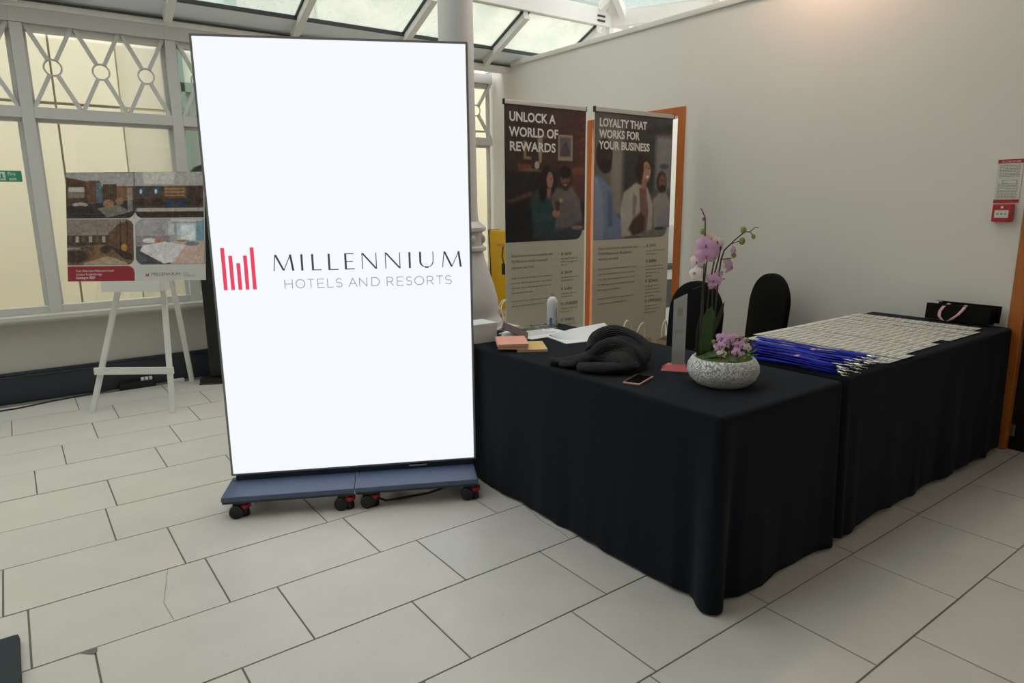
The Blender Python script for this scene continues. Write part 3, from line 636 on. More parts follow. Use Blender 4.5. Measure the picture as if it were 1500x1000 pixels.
# ================================================================== COLUMN
co = thing('iron_column', 'white cast-iron column with a bell-shaped base standing behind the display', 'column', (2.45, 3.90, 0))
B().bb((-.29, -.29, 0), (.29, .29, .64)).build('plinth', 'iron', co, bevel=.012)
B().lathe([(.27, .64), (.275, .67), (.255, .70), (.245, .72), (.25, .76), (.245, .82), (.22, .92), (.185, 1.02), (.16, 1.10), (.15, 1.14)], n=40).build('bell_base', 'iron', co, smooth=.7)
cl = B().lathe([(.15, 1.14), (.172, 1.15), (.172, 1.17), (.15, 1.18), (.148, 1.27), (.172, 1.28), (.172, 1.30), (.15, 1.32), (.125, 1.34)], n=40).build('collar', 'iron', co, smooth=.6)
for k in range(8): B().ell((.15*math.cos(k*PI/4), .15*math.sin(k*PI/4), 1.225), (.022, .022, .03), 8, 5).build('rosette', 'iron', cl, smooth=True)
B().lathe([(.125, 1.34), (.118, 1.4), (.112, 2.2), (.110, 4.0)], n=40).build('shaft', 'iron', co, smooth=.7)

# ================================================================== ROLLER BANNERS
def banner(x0, x1, y, top, picbot, label, head, paint, blocks, intro, nbody):
    Wd = x1-x0
    o = thing('roller_banner', label, 'banner', (x0, y, 0), 0, 'roller banners by the doorway')
    B().bb((-.01, -.09, 0), (Wd+.01, .09, .075)).build('base_cassette', 'alu', o, bevel=.012)
    B().tube([(Wd/2, .02, .07), (Wd/2, .02, top-.01)], .009, 8).build('support_pole', 'metal', o)
    tr = B().bb((0, -.012, top-.032), (Wd, .012, top)).build('top_rail', 'alu', o, bevel=.004)
    for x in (-.004, Wd): B().bb((x, -.014, top-.036), (x+.004, .014, top+.004)).build('end_cap', 'black', tr)
    B().bb((0, -.002, .07), (Wd, .002, top-.03)).build('vinyl_sheet', 'bannerbeige', o)
    ph_ = top-.032-picbot
    c = Canvas(140, 190, (52, 44, 42), Wd/ph_); paint(c); c.noise(4, (30, 40))
    r = .075; d = np.hypot((c.u*Wd-(Wd-.028-r)), (c.t*ph_-(ph_-r)))
    c.put(((c.u*Wd > Wd-.028-r) & (c.t*ph_ > ph_-r) & (d > r)).astype(float), (200, 194, 178)); c.put((c.u*Wd > Wd-.028).astype(float)*(c.t > .97-.09*0), (174, 168, 152), 0)
    c.mesh('photo_print', Wd, ph_, o, 0, top-.032, -.003)
    for (s, z, wd) in head: text(s, 'ink', o, .045, z, .098 if top > 2.2 else .080, wd, -.0045, .0026)
    for (s, z, wd) in intro: text(s, 'inkdark', o, .055, z, .030, wd, -.0045)
    b = B(); z = nbody[0]
    for para in nbody[1:]:
        for ln in para:
            x = .055
            while x < .055+ln:
                ww = random.uniform(.018, .055); b.bb((x, -.0042, z), (min(x+ww, .055+ln), -.003, z+.008)); x += ww+.008
            z -= .040
        z -= .028
    b.build('body_text', 'inkgrey', o)['kind'] = 'stuff'
    for (s, z, n) in blocks:
        b = B(); b.bb((.585, -.0042, z), (.602, -.003, z+.024)).build('icon', 'inkgrey', o)
        text(s, 'inkdark', o, .62, z, .034, None, -.0045, .0004); b = B()
        for k in range(n):
            x = .585; e = .585 + random.uniform(.15, .22) if k < n-1 else .585+random.uniform(.06, .15)
            while x < e:
                ww = random.uniform(.015, .04); b.bb((x, -.0042, z-.034-.027*k), (min(x+ww, e), -.003, z-.026-.027*k)); x += ww+.008
        b.build('caption_text', 'inkgrey', o)['kind'] = 'stuff'
    return o
def rewards(c):
    c.rect(0, 0, 1, .5, (64, 48, 44), .1); c.rect(.55, 0, 1, .45, (72, 50, 46), .1); c.rect(.0, 0, .35, .4, (56, 44, 42), .1)
    for k in range(9): c.poly([(.92, .02+.05*k), (1, -.01+.05*k), (1, .015+.05*k), (.92, .045+.05*k)], (122, 44, 46), al=.7)
    for k in range(6): c.rect(.3+.11*k, .12, .305+.11*k, .44, (46, 36, 34), .01, .6)
    c.rect(.64, .19, .83, .385, (150, 132, 120), .008); c.rect(.665, .21, .805, .355, (92, 92, 98), .01); c.poly([(.67, .35), (.7, .27), (.75, .24), (.8, .34)], (70, 66, 76)); c.rect(.67, .3, .73, .35, (110, 70, 66), .02, .7)
    c.poly([(.22, .25), (.25, .25), (.25, .36), (.31, .37), (.31, .385), (.22, .385)], (150, 118, 96)); c.poly([(.385, .22), (.45, .22), (.435, .41), (.405, .41)], (150, 138, 122)); c.rect(.26, .2, .5, .225, (120, 94, 74), al=.8)
    c.ell(.38, .425, .03, .03, (176, 166, 154)); c.rect(.15, .42, .31, .455, (120, 62, 50), .012); c.ell(.3, .47, .15, .016, (136, 112, 82))
    c.rect(0, .47, .62, 1, (40, 36, 37), .03); c.rect(0, .72, .4, 1, (36, 34, 38), .04)
    c.rect(.82, .43, 1, .7, (90, 54, 48), .05); c.ell(.92, .46, .1, .03, (110, 70, 54), .5)
    c.poly([(.02, .69), (.3, .62), (.34, .65), (.05, .71)], (96, 66, 58), .02)
    c.poly([(.55, .66), (.62, .6), (.82, .58), (.93, .68), (.97, .85), (.95, .98), (.58, .98)], (110, 102, 102), .03)
    c.ell(.735, .515, .062, .062, (116, 80, 66), .2); c.ell(.735, .475, .075, .05, (36, 30, 30), .3); c.ell(.74, .585, .05, .03, (70, 48, 42), .4); c.ell(.735, .57, .025, .008, (150, 120, 110), .4)
    c.poly([(.30, .68), (.38, .6), (.5, .62), (.6, .78), (.62, .98), (.33, .98)], (48, 68, 72), .03); c.ell(.5, .54, .075, .115, (38, 30, 30), .25); c.ell(.54, .535, .042, .062, (158, 116, 102), .25); c.poly([(.5, .6), (.56, .6), (.54, .68), (.5, .66)], (150, 108, 94), .02)
    c.ell(.555, .525, .006, .006, (50, 34, 32), .5); c.ell(.555, .565, .014, .006, (170, 80, 78), .5); c.ell(.715, .51, .007, .006, (40, 28, 26), .5); c.ell(.755, .51, .007, .006, (40, 28, 26), .5); c.ell(.735, .53, .008, .014, (136, 96, 80), .6)
    c.ell(.45, .6, .05, .1, (34, 28, 28), .4); c.poly([(.33, .76), (.5, .8), (.62, .78), (.62, .84), (.45, .86), (.33, .84)], (54, 78, 80), .02); c.ell(.62, .79, .05, .03, (166, 120, 102), .3)
    c.poly([(.60, .7), (.68, .7), (.66, .77), (.62, .77)], (92, 52, 44), .01); c.ell(.68, .69, .02, .02, (180, 160, 90), .4); c.poly([(.4, .94), (.8, .9), (1, .84), (1, 1), (.4, 1)], (52, 58, 70), .04, .9); c.ell(.9, .905, .08, .018, (150, 120, 104), .4)
def loyalty(c):
    c.a[:] = (92, 90, 88); c.rect(.3, 0, 1, .2, (74, 72, 70), .1); c.rect(0, .05, .4, .6, (112, 108, 100), .08); c.rect(.2, .25, .34, .8, (140, 134, 124), .05); c.rect(.36, .1, .78, .62, (64, 62, 60), .06); c.rect(.78, .15, 1, .6, (132, 132, 132), .06)
    c.ell(.9, .4, .06, .025, (84, 88, 96), .5); c.poly([(.6, .1), (1, .05), (1, .12), (.6, .16)], (58, 58, 58), .03)
    c.ell(.12, .33, .10, .13, (62, 46, 42), .15); c.ell(.14, .41, .07, .06, (46, 36, 34), .3); c.poly([(0, .48), (.08, .5), (.2, .58), (.26, .78), (.45, .93), (.38, 1), (0, 1)], (118, 132, 160), .02); c.poly([(0, .5), (.05, .52), (.12, .7), (.12, 1), (0, 1)], (140, 150, 172), .02); c.poly([(.17, .6), (.22, .62), (.24, .9), (.18, .9)], (92, 106, 136), .03)
    c.poly([(.33, .75), (.37, .62), (.52, .54), (.68, .58), (.76, .72), (.76, .98), (.35, .98)], (174, 170, 162), .02); c.poly([(.57, .58), (.66, .58), (.7, .78), (.68, .97), (.6, .9)], (128, 98, 94), .015); c.poly([(.49, .62), (.54, .66), (.52, .84), (.49, .8)], (130, 126, 120), .02)
    c.ell(.61, .43, .1, .115, (62, 46, 40), .25); c.ell(.655, .45, .058, .085, (176, 132, 114), .2); c.poly([(.6, .5), (.67, .52), (.66, .6), (.6, .58)], (158, 114, 98), .015); c.ell(.675, .49, .02, .012, (226, 214, 206), .4); c.ell(.57, .42, .05, .11, (54, 40, 36), .35); c.ell(.69, .42, .012, .008, (60, 44, 40), .5)
    c.poly([(.76, .68), (.84, .62), (.94, .62), (1, .7), (1, .95), (.78, .95)], (152, 148, 142), .02); c.ell(.87, .53, .07, .09, (74, 54, 46), .25); c.ell(.885, .535, .05, .07, (124, 88, 74), .25); c.ell(.885, .585, .045, .03, (60, 44, 40), .4)
    c.ell(.865, .52, .007, .006, (40, 30, 28), .5); c.ell(.905, .52, .007, .006, (40, 30, 28), .5); c.ell(.66, .41, .03, .02, (150, 108, 92), .6); c.ell(.705, .45, .01, .02, (188, 144, 126), .6)
    c.poly([(.8, .85), (.96, .74), (1, .76), (1, .9), (.84, .92)], (138, 142, 156), .02); c.poly([(.44, .92), (.5, .84), (.6, .78), (.66, .84), (.64, .96), (.5, .98)], (84, 60, 54), .03); c.poly([(.62, .95), (1, .9), (1, 1), (.6, 1)], (120, 118, 114), .02); c.ell(.86, .925, .07, .014, (66, 64, 66), .4)
banner(3.183, 4.028, 4.40, 2.238, 1.150, 'roller banner headed with a rewards slogan above a couple with drinks', [('UNLOCK A', 2.085, .465), ('WORLD OF', 1.972, .500), ('REWARDS', 1.862, .465)], rewards,
       [('SAVE', 1.022, 3), ('SHOP', .862, 2), ('EARN', .722, 2), ('UPGRADE', .592, 2), ('TREATS', .452, 2)],
       [('Enjoy exclusive perks and benefits with', 1.030, .43), ('MyMillennium and be rewarded', .985, .37), ('wherever you travel', .935, .23)],
       (.855, (.43, .42, .42, .22), (.40, .34)))
banner(3.53, 4.378, 3.76, 2.136, 1.180, 'roller banner headed with a business loyalty slogan above three smiling colleagues', [('LOYALTY THAT', 2.005, .500), ('WORKS FOR', 1.925, .430), ('YOUR BUSINESS', 1.845, .545)], loyalty,
       [('SAVE', 1.105, 2), ('EARN', .98, 4), ('BONUS', .818, 4), ('UPGRADES', .655, 3)],
       [('Enjoy exclusive perks and benefits with', 1.105, .42), ('MyMillennium Business', 1.065, .36), ('wherever you travel', 1.025, .21)],
       (.955, (.42, .40, .40, .40, .25), (.40, .32)))

# ================================================================== EVACUATION CHAIR, WALL SIGNS, SIDE ROOM
ev = thing('evacuation_chair', 'yellow vinyl-covered evacuation chair hanging on the wall beside the roller banner', 'evacuation chair', (WX, 6.0, 0), -PI/2)
B().prism([(-.26, 1.17), (.26, 1.17), (.22, .34), (.17, .28), (-.17, .28), (-.20, .34)], -.30, -.04).build('cover', 'yellow', ev, bevel=.02)
B().prism([(-.265, 1.175), (-.25, 1.175), (-.19, .30), (-.205, .30)], -.302, -.15).build('black_piping', 'black', ev)
B().bb((-.1, -.04, .8), (.1, 0, .9)).build('wall_bracket', 'metal', ev)
B().tube([(.02, -.305, 1.0), (.0, -.307, .9), (.03, -.307, .82)], .006, 6).bb((.0, -.312, .70), (.05, -.301, .82)).build('strap_buckle', 'black', ev)
B().bb((-.1, -.3015, 1.0), (.08, -.3, 1.03)).build('printed_label', 'orange', ev)
nt_ = thing('fire_notice', 'white fire action notice with red bands on the wall above the call point', 'notice', (WX, 1.49, 1.555), -PI/2)
B().bb((-.062, -.004, -.12), (.062, 0, .12)).build('sheet', 'notice', nt_)
B().bb((-.062, -.005, .098), (.062, -.004, .12)).build('top_band', 'firered', nt_); B().bb((-.062, -.005, -.12), (.062, -.004, -.102)).build('bottom_band', 'firered', nt_)
text('IN CASE OF FIRE', 'ink', nt_, -.042, .103, .013, .09, -.0056)
b = B()
for k in range(22):
    if 8 <= k <= 11: continue
    x = -.05
    while x < .045: ww = random.uniform(.006, .016); b.bb((x, -.0048, .084-.0085*k), (min(.05, x+ww), -.004, .088-.0085*k)); x += ww+.003
b.build('printed_lines', 'inkgrey', nt_)['kind'] = 'stuff'
B().bb((-.03, -.0048, .004), (.0, -.004, .006)).bb((-.03, -.0048, -.014), (.0, -.004, -.012)).bb((.012, -.0048, .004), (.042, -.004, .006)).bb((.04, -.0048, -.016), (.042, -.004, .006)).bb((-.03, -.0048, -.012), (-.028, -.004, .006)).build('printed_diagram', 'inkdark', nt_)
cp = thing('call_point', 'red fire alarm break-glass call point below the fire notice', 'alarm', (WX, 1.49, 1.378), -PI/2)
B().bb((-.048, -.045, -.05), (.048, 0, .05)).build('housing', 'firered', cp, bevel=.006)
B().bb((-.034, -.0465, -.026), (.034, -.045, .016)).build('break_panel', 'notice', cp)
B().lathe([(.007, 0), (.007, .002)], n=12).build('logo_disc', 'ink', cp); cp.children[-1].rotation_euler = (PI/2, 0, 0); cp.children[-1].location = (0, -.045, .032)
for s_ in (-1, 1): B().prism([(s_*.022, -.005+.006), (s_*.022, -.005-.006), (s_*.011, -.005)], -.0475, -.0465).build('arrow', 'inkdark', cp)
B().lathe([(.005, 0), (.005, .001)], n=12).build('press_dot', 'inkdark', cp); cp.children[-1].rotation_euler = (PI/2, 0, 0); cp.children[-1].location = (0, -.0465, -.005)
sp = thing('wall_spotlight', 'small warm spotlight fitted on top of the cream partition wall', 'lamp', (WX+.02, 2.55, 2.945), 0)
B().bb((-.03, -.03, 0), (.03, .03, .03)).tube([(0, 0, .03), (0, 0, .45), (-.25, 0, .5)], .01).build('bracket', 'white', sp)
B().lathe([(.02, .05), (.05, .03), (.06, -.05)], (-.25, 0, .47), 20, cap=False).build('lamp_shade', 'white', sp, smooth=True)
B().ell((-.25, 0, .44), (.035, .035, .035)).build('bulb', 'warmlamp', sp, smooth=True)
ld = bpy.data.lights.new('spot_bulb', 'POINT'); ld.energy = 13; ld.color = (1, .60, .42); ld.shadow_soft_size = .05
lo = bpy.data.objects.new('spot_bulb', ld); COL.objects.link(lo); lo.parent = sp; lo.location = (-.25, 0, .38)
sc_ = thing('side_cabinet', 'grey cabinet with a dark worktop seen through the doorway', 'cabinet', (5.6, 5.0, 0))
B().bb((-.5, -.5, 0), (.7, .25, .80)).build('body', 'cabinet', sc_, bevel=.006); B().bb((-.52, -.52, .80), (.72, .27, .84)).build('worktop', 'black', sc_, bevel=.004)
B().bb((-.5, -.35, .84), (.5, .2, 1.20)).build('hutch', 'cabinet', sc_, bevel=.004)
B().bb((-.48, -.51, .42), (.66, -.5, .70)).build('dark_panel', 'black', sc_)
# ================================================================== TABLES AND CLOTHS
TZ = .733
def table(x0, x1, y0, y1, label):
    t = thing('folding_table', label, 'table', ((x0+x1)/2, (y0+y1)/2, 0), 0, 'folding tables under cloths')
    a, b_ = (x1-x0)/2-.012, (y1-y0)/2-.012
    B().bb((-a, -b_, TZ-.04), (a, b_, TZ-.004)).build('tabletop', 'tabletop', t, bevel=.008)
    for sx in (-1, 1):
        for sy in (-1, 1): B().tube([(sx*(a-.12), sy*(b_-.08), 0), (sx*(a-.12), sy*(b_-.08), TZ-.04)], .014, 8).build('leg', 'metal', t)
        if b_ < a: B().tube([(sx*(a-.12), -(b_-.08), .2), (sx*(a-.12), b_-.08, .2)], .01, 8).build('brace', 'metal', t)
        else: B().tube([(-(a-.12), sx*(b_-.08), .2), (a-.12, sx*(b_-.08), .2)], .01, 8).build('brace', 'metal', t)
def smooth_noise(n, cells, amp):
    g = rng.normal(0, 1, cells); x = np.arange(n)/n*cells; i = x.astype(int); f = x-i; f = f*f*(3-2*f)
    return (g[i % cells]*(1-f)+g[(i+1) % cells]*f)*amp
def cloth(x0, x1, y0, y1, label, hem, pleats, free):
    # rounded perimeter, then rows down to the hem; folds grow towards the hem
    per = []; r = .022; st = .012
    for (cx, cy, a0) in ((x1-r, y0+r, -PI/2), (x1-r, y1-r, 0), (x0+r, y1-r, PI/2), (x0+r, y0+r, PI)):
        for k in range(7): a = a0+PI/2*k/6; per.append((cx+r*math.cos(a), cy+r*math.sin(a), math.cos(a), math.sin(a), 1))
        nx, ny = {-PI/2: (x1, y1-r), 0: (x0+r, y1), PI/2: (x0, y0+r), PI: (x1-r, y0)}[a0]
        p = per[-1]; L_ = math.hypot(nx-p[0], ny-p[1]); n = int(L_/st)
        for k in range(1, n): per.append((p[0]+(nx-p[0])*k/n, p[1]+(ny-p[1])*k/n, p[2], p[3], 0))
    n = len(per); w1 = smooth_noise(n, int(n/14), .006); w2 = smooth_noise(n, int(n/5), .003); hz = smooth_noise(n, int(n/9), .006)
    rows = [(0, 0)] ; m = 26
    P = []
    # top sheet edge ring slightly inside, on the table
    for ins, z in ((.019, TZ+.0005), (.012, TZ), (.004, TZ-.0035)):
        P.append([(x-nx*ins, y-ny*ins, z) for x, y, nx, ny, c in per])
    for j in range(m+1):
        v = j/m; row = []
        for i, (x, y, nx, ny, c) in enumerate(per):
            off = .003 + free*v + (w1[i]*v + w2[i]*v*v)*(1.0)
            for px, py, wd, amp in pleats:
                d = math.hypot(x-px, y-py)/wd
                if d < 1: off += amp*(v**.8)*(.5+.5*math.cos(PI*d))
            z = TZ-.012 - (TZ-.012-hem-hz[i]*1.0)*v
            row.append((x+nx*off, y+ny*off, max(z, .003)))
        P.append(row)
    b = B(); b.grid([row+[row[0]] for row in P])
    # top
    nxg, nyg = 40, 26; X = np.linspace(x0+.05, x1-.05, nxg); Y = np.linspace(y0+.05, y1-.05, nyg)
    g = rng.normal(0, 1, (9, 9))
    def tz(x, y): return TZ + .0005
    # joining strip handled by weld of the ring corners: fan ring to top rectangle
    ring = P[0]; b.add([*ring], [tuple(range(len(ring)))])
    me = b.mesh('tablecloth', 'cloth'); bm = bmesh.new(); bm.from_mesh(me); bmesh.ops.remove_doubles(bm, verts=bm.verts, dist=1e-5); bmesh.ops.recalc_face_normals(bm, faces=bm.faces); bm.to_mesh(me); bm.free()
    me.polygons.foreach_set('use_smooth', [True]*len(me.polygons)); me.set_sharp_from_angle(angle=.9); o = link('tablecloth', me)
    return tag(o, label, 'tablecloth', 'black tablecloths')
AX0, AX1, AY0, AY1 = 1.872, 2.668, 1.347, 3.172
BX0, BX1, BY0, BY1 = 2.722, 4.565, 1.362, 2.155
table(AX0, AX1, AY0, AY1, 'folding table hidden under the black cloth that carries the orchid bowl')
table(BX0, BX1, BY0, BY1, 'folding table hidden under the black cloth that carries the name badges')
cloth(AX0, AX1, AY0, AY1, 'black cloth draped to the floor over the table with the orchid and sweater', .012,
      [(AX0, AY0, .10, .035), (AX0+.10, AY0, .06, -.02), (AX0, AY0+.12, .07, -.012), (AX1, AY0, .12, .02)], .0)
cloth(BX0, BX1, BY0, BY1, 'black cloth draped to the floor over the table with the name badges', .03,
      [(BX0, BY0, .05, .03), (BX0+.10, BY0, .07, .012), (BX0+.45, BY0, .12, .012), (BX0+1.1, BY0, .12, .012), (BX0+1.6, BY0, .12, .012)], .012)

# ================================================================== CHAIRS WITH BLACK COVERS
def chair(loc, rzv, label):
    t = thing('covered_chair', label, 'chair', loc, rzv, 'chairs in black stretch covers')   # faces local +y
    pr = []
    for k in range(25):
        a = PI*k/24; pr.append((.205*math.cos(a), .72+.235*math.sin(a)**.85))
    pr = [(.20, .46)] + pr + [(-.20, .46)]
    b = B(); n = len(pr)
    for y0, y1, s in ((-.05, -.045, .94), (-.045, -.03, 1), (-.005, .01, 1)): pass
    lay = [(-.055, .95), (-.045, 1), (-.01, 1), (.0, .95)]
    vs = []
    for y, s in lay: vs += [(x*s, y - .10*max(0, (z-.46))*.9, .46+(z-.46)*(1-(1-s)*.5)) for x, z in pr]
    fs = [(i*n+k, i*n+(k+1) % n, (i+1)*n+(k+1) % n, (i+1)*n+k) for i in range(3) for k in range(n)] + [tuple(range(n)), tuple(range(4*n-1, 3*n-1, -1))]
    b.add(vs, fs); b.build('backrest_cover', 'spandex', t, smooth=.8)
    B().bb((-.215, -.05, .40), (.215, .40, .47)).build('seat_cover', 'spandex', t, bevel=.03, smooth=.8)
    sk = B(); ring = lambda z, ins: [(-.21+ins, -.045+ins, z), (.21-ins, -.045+ins, z), (.21-ins, .39-ins, z), (-.21+ins, .39-ins, z)]
    rows = []
    for z, pinch in ((.42, 0), (.30, .03), (.15, .04), (.03, .0)):
        row = []
        for e in range(4):
            a, c = ring(z, 0)[e], ring(z, 0)[(e+1) % 4]
            for k in range(8):
                f = k/8; s = math.sin(PI*f)*pinch; nx, ny = (c[1]-a[1]), -(c[0]-a[0]); l = math.hypot(nx, ny)
                zz = z + (math.sin(PI*f)*.12 if z < .1 else 0)
                row.append((a[0]+(c[0]-a[0])*f-nx/l*s, a[1]+(c[1]-a[1])*f-ny/l*s, zz))
        rows.append(row+[row[0]])
    sk.grid(rows); sk.build('skirt_cover', 'spandex', t, smooth=.8)
    for sx in (-1, 1):
        for y in (-.03, .375): B().tube([(sx*.195, y, 0), (sx*.195, y, .42)], .012, 8).build('leg', 'metal', t)
chair((3.48, 2.785, 0), PI/2, 'chair in a black stretch cover behind the orchid stems')
chair((4.26, 2.775, 0), PI/2-.36, 'chair in a black stretch cover standing against the cream wall')

# ================================================================== KRAFT BAGS
def bag(x, y, rzv, h, handle, label):
    t = thing('paper_bag', label, 'bag', (x, y, 0), rzv, 'kraft bags on the floor behind the table')
    wd, dp = .17, .055
    b = B()
    bot = [(-wd, -dp), (wd, -dp), (wd, dp), (-wd, dp)]; top = [(-wd*1.01, -dp*.75), (wd*1.01, -dp*.75), (wd*1.01, dp*.75), (-wd*1.01, dp*.75)]
    vs = [(*p, 0) for p in bot] + [(*p, h) for p in top] + [(p[0]*.985, p[1]*.94, h) for p in top] + [(p[0]*.98, p[1]*.94, .006) for p in bot]
    fs = [(0, 1, 2, 3), (12, 13, 14, 15)]
    for k in range(4):
        l = (k+1) % 4; fs += [(k, l, 4+l, 4+k), (4+k, 4+l, 8+l, 8+k), (8+k, 8+l, 12+l, 12+k)]
    b.add(vs, fs); b.build('bag_body', 'kraft', t)
    for s_ in (-1, 1):
        lean = random.uniform(-.03, .05)*s_
        B().tube([(-.065 + .0*k, s_*dp*.8, h-.03) if k == 0 else ((-.065*math.cos(PI*k/12)), s_*dp*.8+lean*math.sin(PI*k/12), h-.03+handle*math.sin(PI*k/12)) for k in range(13)], .0055, 8).build('rope_handle', 'rope', t, smooth=True)
bag(3.66, 3.44, .15, .45, .17, 'kraft paper bag with white rope handles, leftmost in front of the business banner')
bag(4.02, 3.40, .35, .44, .15, 'kraft paper bag with white rope handles behind the black covered chair')
bag(4.22, 3.22, -.4, .42, .13, 'kraft paper bag with white rope handles closest to the doorway jamb')
bag(3.72, 5.30, .5, .38, .12, 'kraft paper bag with white rope handles nearest the white column')
bag(4.06, 5.62, -.3, .38, .13, 'kraft paper bag with white rope handles below the yellow chair cover')
bag(3.74, 5.80, .1, .38, .14, 'kraft paper bag with white rope handles farthest back by the window')

# ================================================================== THINGS ON THE ORCHID TABLE
Z = TZ + .0012
wb = thing('white_box', 'plain white cardboard box on the table end beside the display', 'box', (1.965, 2.965, Z))
B().bb((-.075, -.06, 0), (.075, .075, .088)).build('box_body', 'paper', wb, bevel=.002); B().bb((-.077, -.062, .086), (.077, .077, .102)).build('box_lid', 'paper', wb, bevel=.002)
def notebook(x, y, z, rzv, w_, d_, h, cover, label, band=None):
    t = thing('notebook', label, 'notebook', (x, y, z), rzv, 'notebooks on the table')
    B().bb((-w_/2+.003, -d_/2+.003, .0015), (w_/2-.003, d_/2-.003, h-.0015)).build('pages', 'pages', t)
    c = B().bb((-w_/2, -d_/2, 0), (w_/2, d_/2, .0016)).bb((-w_/2, -d_/2, h-.0016), (w_/2, d_/2, h)).bb((-w_/2-.001, -d_/2, 0), (-w_/2+.0016, d_/2, h)); c.build('cover', cover, t)
    if band: B().bb((-.004, -d_/2-.001, -.0), (.004, d_/2+.001, h+.0012)).build('elastic_band', band, t)
notebook(2.075, 2.66, Z, -.55, .15, .21, .012, 'yellowb', 'yellow covered notebook lying under the pink notebooks')
notebook(2.005, 2.715, Z+.0125, -.62, .15, .21, .014, 'orange', 'tan orange notebook in the middle of the stack')
notebook(2.0, 2.72, Z+.027, -.55, .155, .215, .012, 'pink', 'pink notebook with an elastic band on top of the stack', 'pink')
mf = thing('maroon_folder', 'dark maroon leaflet folder standing ajar next to the white box', 'folder', (2.185, 2.945, Z), .9)
B().bb((-.10, -.075, 0), (.10, .075, .003)).build('back_cover', 'maroon', mf); B().box((0, -.004, .035), (.20, .15, .003), 0, .42).build('front_cover', 'maroon', mf)
B().bb((-.095, -.07, .003), (.095, .07, .006)).build('inner_sheet', 'paper', mf)
def sheet(x, y, z, rzv, w_, d_, m_, label, name='paper_sheet', cat='paper', group=None): 
    o = thing(name, label, cat, (x, y, z), rzv, group); B().bb((-w_/2, -d_/2, 0), (w_/2, d_/2, .0012)).build('sheet', m_, o); return o
s1 = sheet(2.36, 2.92, Z, -.03, .30, .21, 'paper', 'white printed A4 sheet lying flat behind the notebooks')
b = B()
for k in range(9): b.bb((-.12, .085-.014*k, .0012), (random.uniform(.02, .12), .088-.014*k, .0016))
b.build('printed_text', 'inkgrey', s1)
sheet(2.215, 3.06, Z+.0, .5, .09, .055, 'paper', 'small white card beside the maroon folder', 'business_card', 'card')
def leaflet(x, y, rzv, label, cols):
    o = sheet(x, y, Z, rzv, .10, .15, 'paper', label, 'leaflet', 'leaflet', 'photo leaflets at the table end')
    c = Canvas(30, 45, cols[0], .66); c.rect(0, .3, 1, .6, cols[1], .1); c.ell(.5, .6, .4, .2, cols[2], .4); c.noise(14, (8, 10))
    m = c.mesh('photo_print', .10, .15, o, -.05, .075, 0); m.rotation_euler = (-PI/2, 0, 0); m.location = (0, 0, .0018)
leaflet(2.30, 3.115, .2, 'dark photo leaflet nearest the maroon folder', ((74, 66, 58), (110, 96, 78), (60, 52, 48)))
leaflet(2.405, 3.10, -.2, 'green and beige photo leaflet in the middle of the table end', ((120, 112, 90), (150, 150, 130), (84, 92, 74)))
leaflet(2.50, 3.085, .1, 'blue photo leaflet beside the white bottle', ((90, 110, 120), (160, 160, 150), (120, 90, 70)))
bk = thing('open_booklet', 'white booklet with its cover curling open behind the sweater', 'booklet', (2.46, 2.68, Z), -.2)
pts = []; W0 = .34
B().bb((-.17, -.11, 0), (.19, .11, .004)).build('pages', 'paper', bk)
P = []
for j in range(2):
    P.append([])
for i in range(17):
    t_ = i/16; a = t_*PI*.95
    P[0].append((-.17+.36*0, 0, 0))
prof = [(-.11, .005), (-.05, .007), (.0, .014), (.05, .030), (.085, .042), (.108, .050), (.118, .040), (.120, .026), (.116, .012)]
b = B(); b.grid([[(-.17 + (.02 if k else 0), y, z*(.25)) for k, (y, z) in enumerate(prof)], [(0, y, z*.7) for y, z in prof], [(.20, y, z*1.0) for y, z in prof]])
bo = b.build('curled_cover', 'paper', bk, smooth=True); sm = bo.modifiers.new('t', 'SOLIDIFY'); sm.thickness = .0015
bt = thing('water_bottle', 'white metal bottle with small print standing at the far table corner', 'bottle', (2.575, 3.085, Z))
B().lathe([(.030, 0), (.033, .004), (.033, .135), (.030, .152), (.022, .166), (.012, .173)], n=28).build('body', 'bottle', bt, smooth=.7)
B().lathe([(.011, .173), (.011, .186), (.006, .189)], n=16).build('nozzle', 'glass', bt, smooth=.6)
B().lathe([(.0334, .004), (.0334, .03)], n=28, cap=False).build('base_band', 'bottleblue', bt, smooth=True) if False else None
def patch(a0, a1, z0, z1, m_, nm):
    n = 8; B().grid([[(.0335*math.cos(a0+(a1-a0)*k/n), .0335*math.sin(a0+(a1-a0)*k/n), z) for k in range(n+1)] for z in (z0, z1)]).build(nm, m_, bt)
patch(-2.75, -2.3, .004, .05, 'bottleblue', 'blue_print'); patch(-1.65, -1.2, .012, .032, 'inkgrey', 'barcode'); patch(-1.5, -1.35, .05, .11, 'bluei', 'print_column')

# ---- sweater: crumpled rib-knit, body heap + rolled fold + two sleeves
sw = thing('sweater', 'charcoal ribbed knit sweater lying crumpled on the black table', 'sweater', (2.13, 2.11, Z), 0)
def uvset(o, f):
    me = o.data; uv = me.uv_layers.new(name='UVMap')
    for l in me.loops: uv.data[l.index].uv = f(me.vertices[l.vertex_index].co)
def heap(name, outline, hfun, nr=26, na=72, uvf=None):
    b = B(); rows = []
    for i in range(nr+1):
        s = (i/nr)**.7; row = []
        for k in range(na):
            a = 2*PI*k/na; r_ = outline(a)*s; x, y = r_*math.cos(a), r_*math.sin(a)
            row.append((x, y, hfun(x, y, s)))
        rows.append(row+[row[0]])
    b.grid(rows[::-1]); o = b.build(name, 'knit', sw, smooth=True); uvset(o, uvf or (lambda c: (c.x+.06*math.sin(9*c.y)+.5*c.z, c.y))); return o
def edge(s): return max(0., 1-s**6)**.5
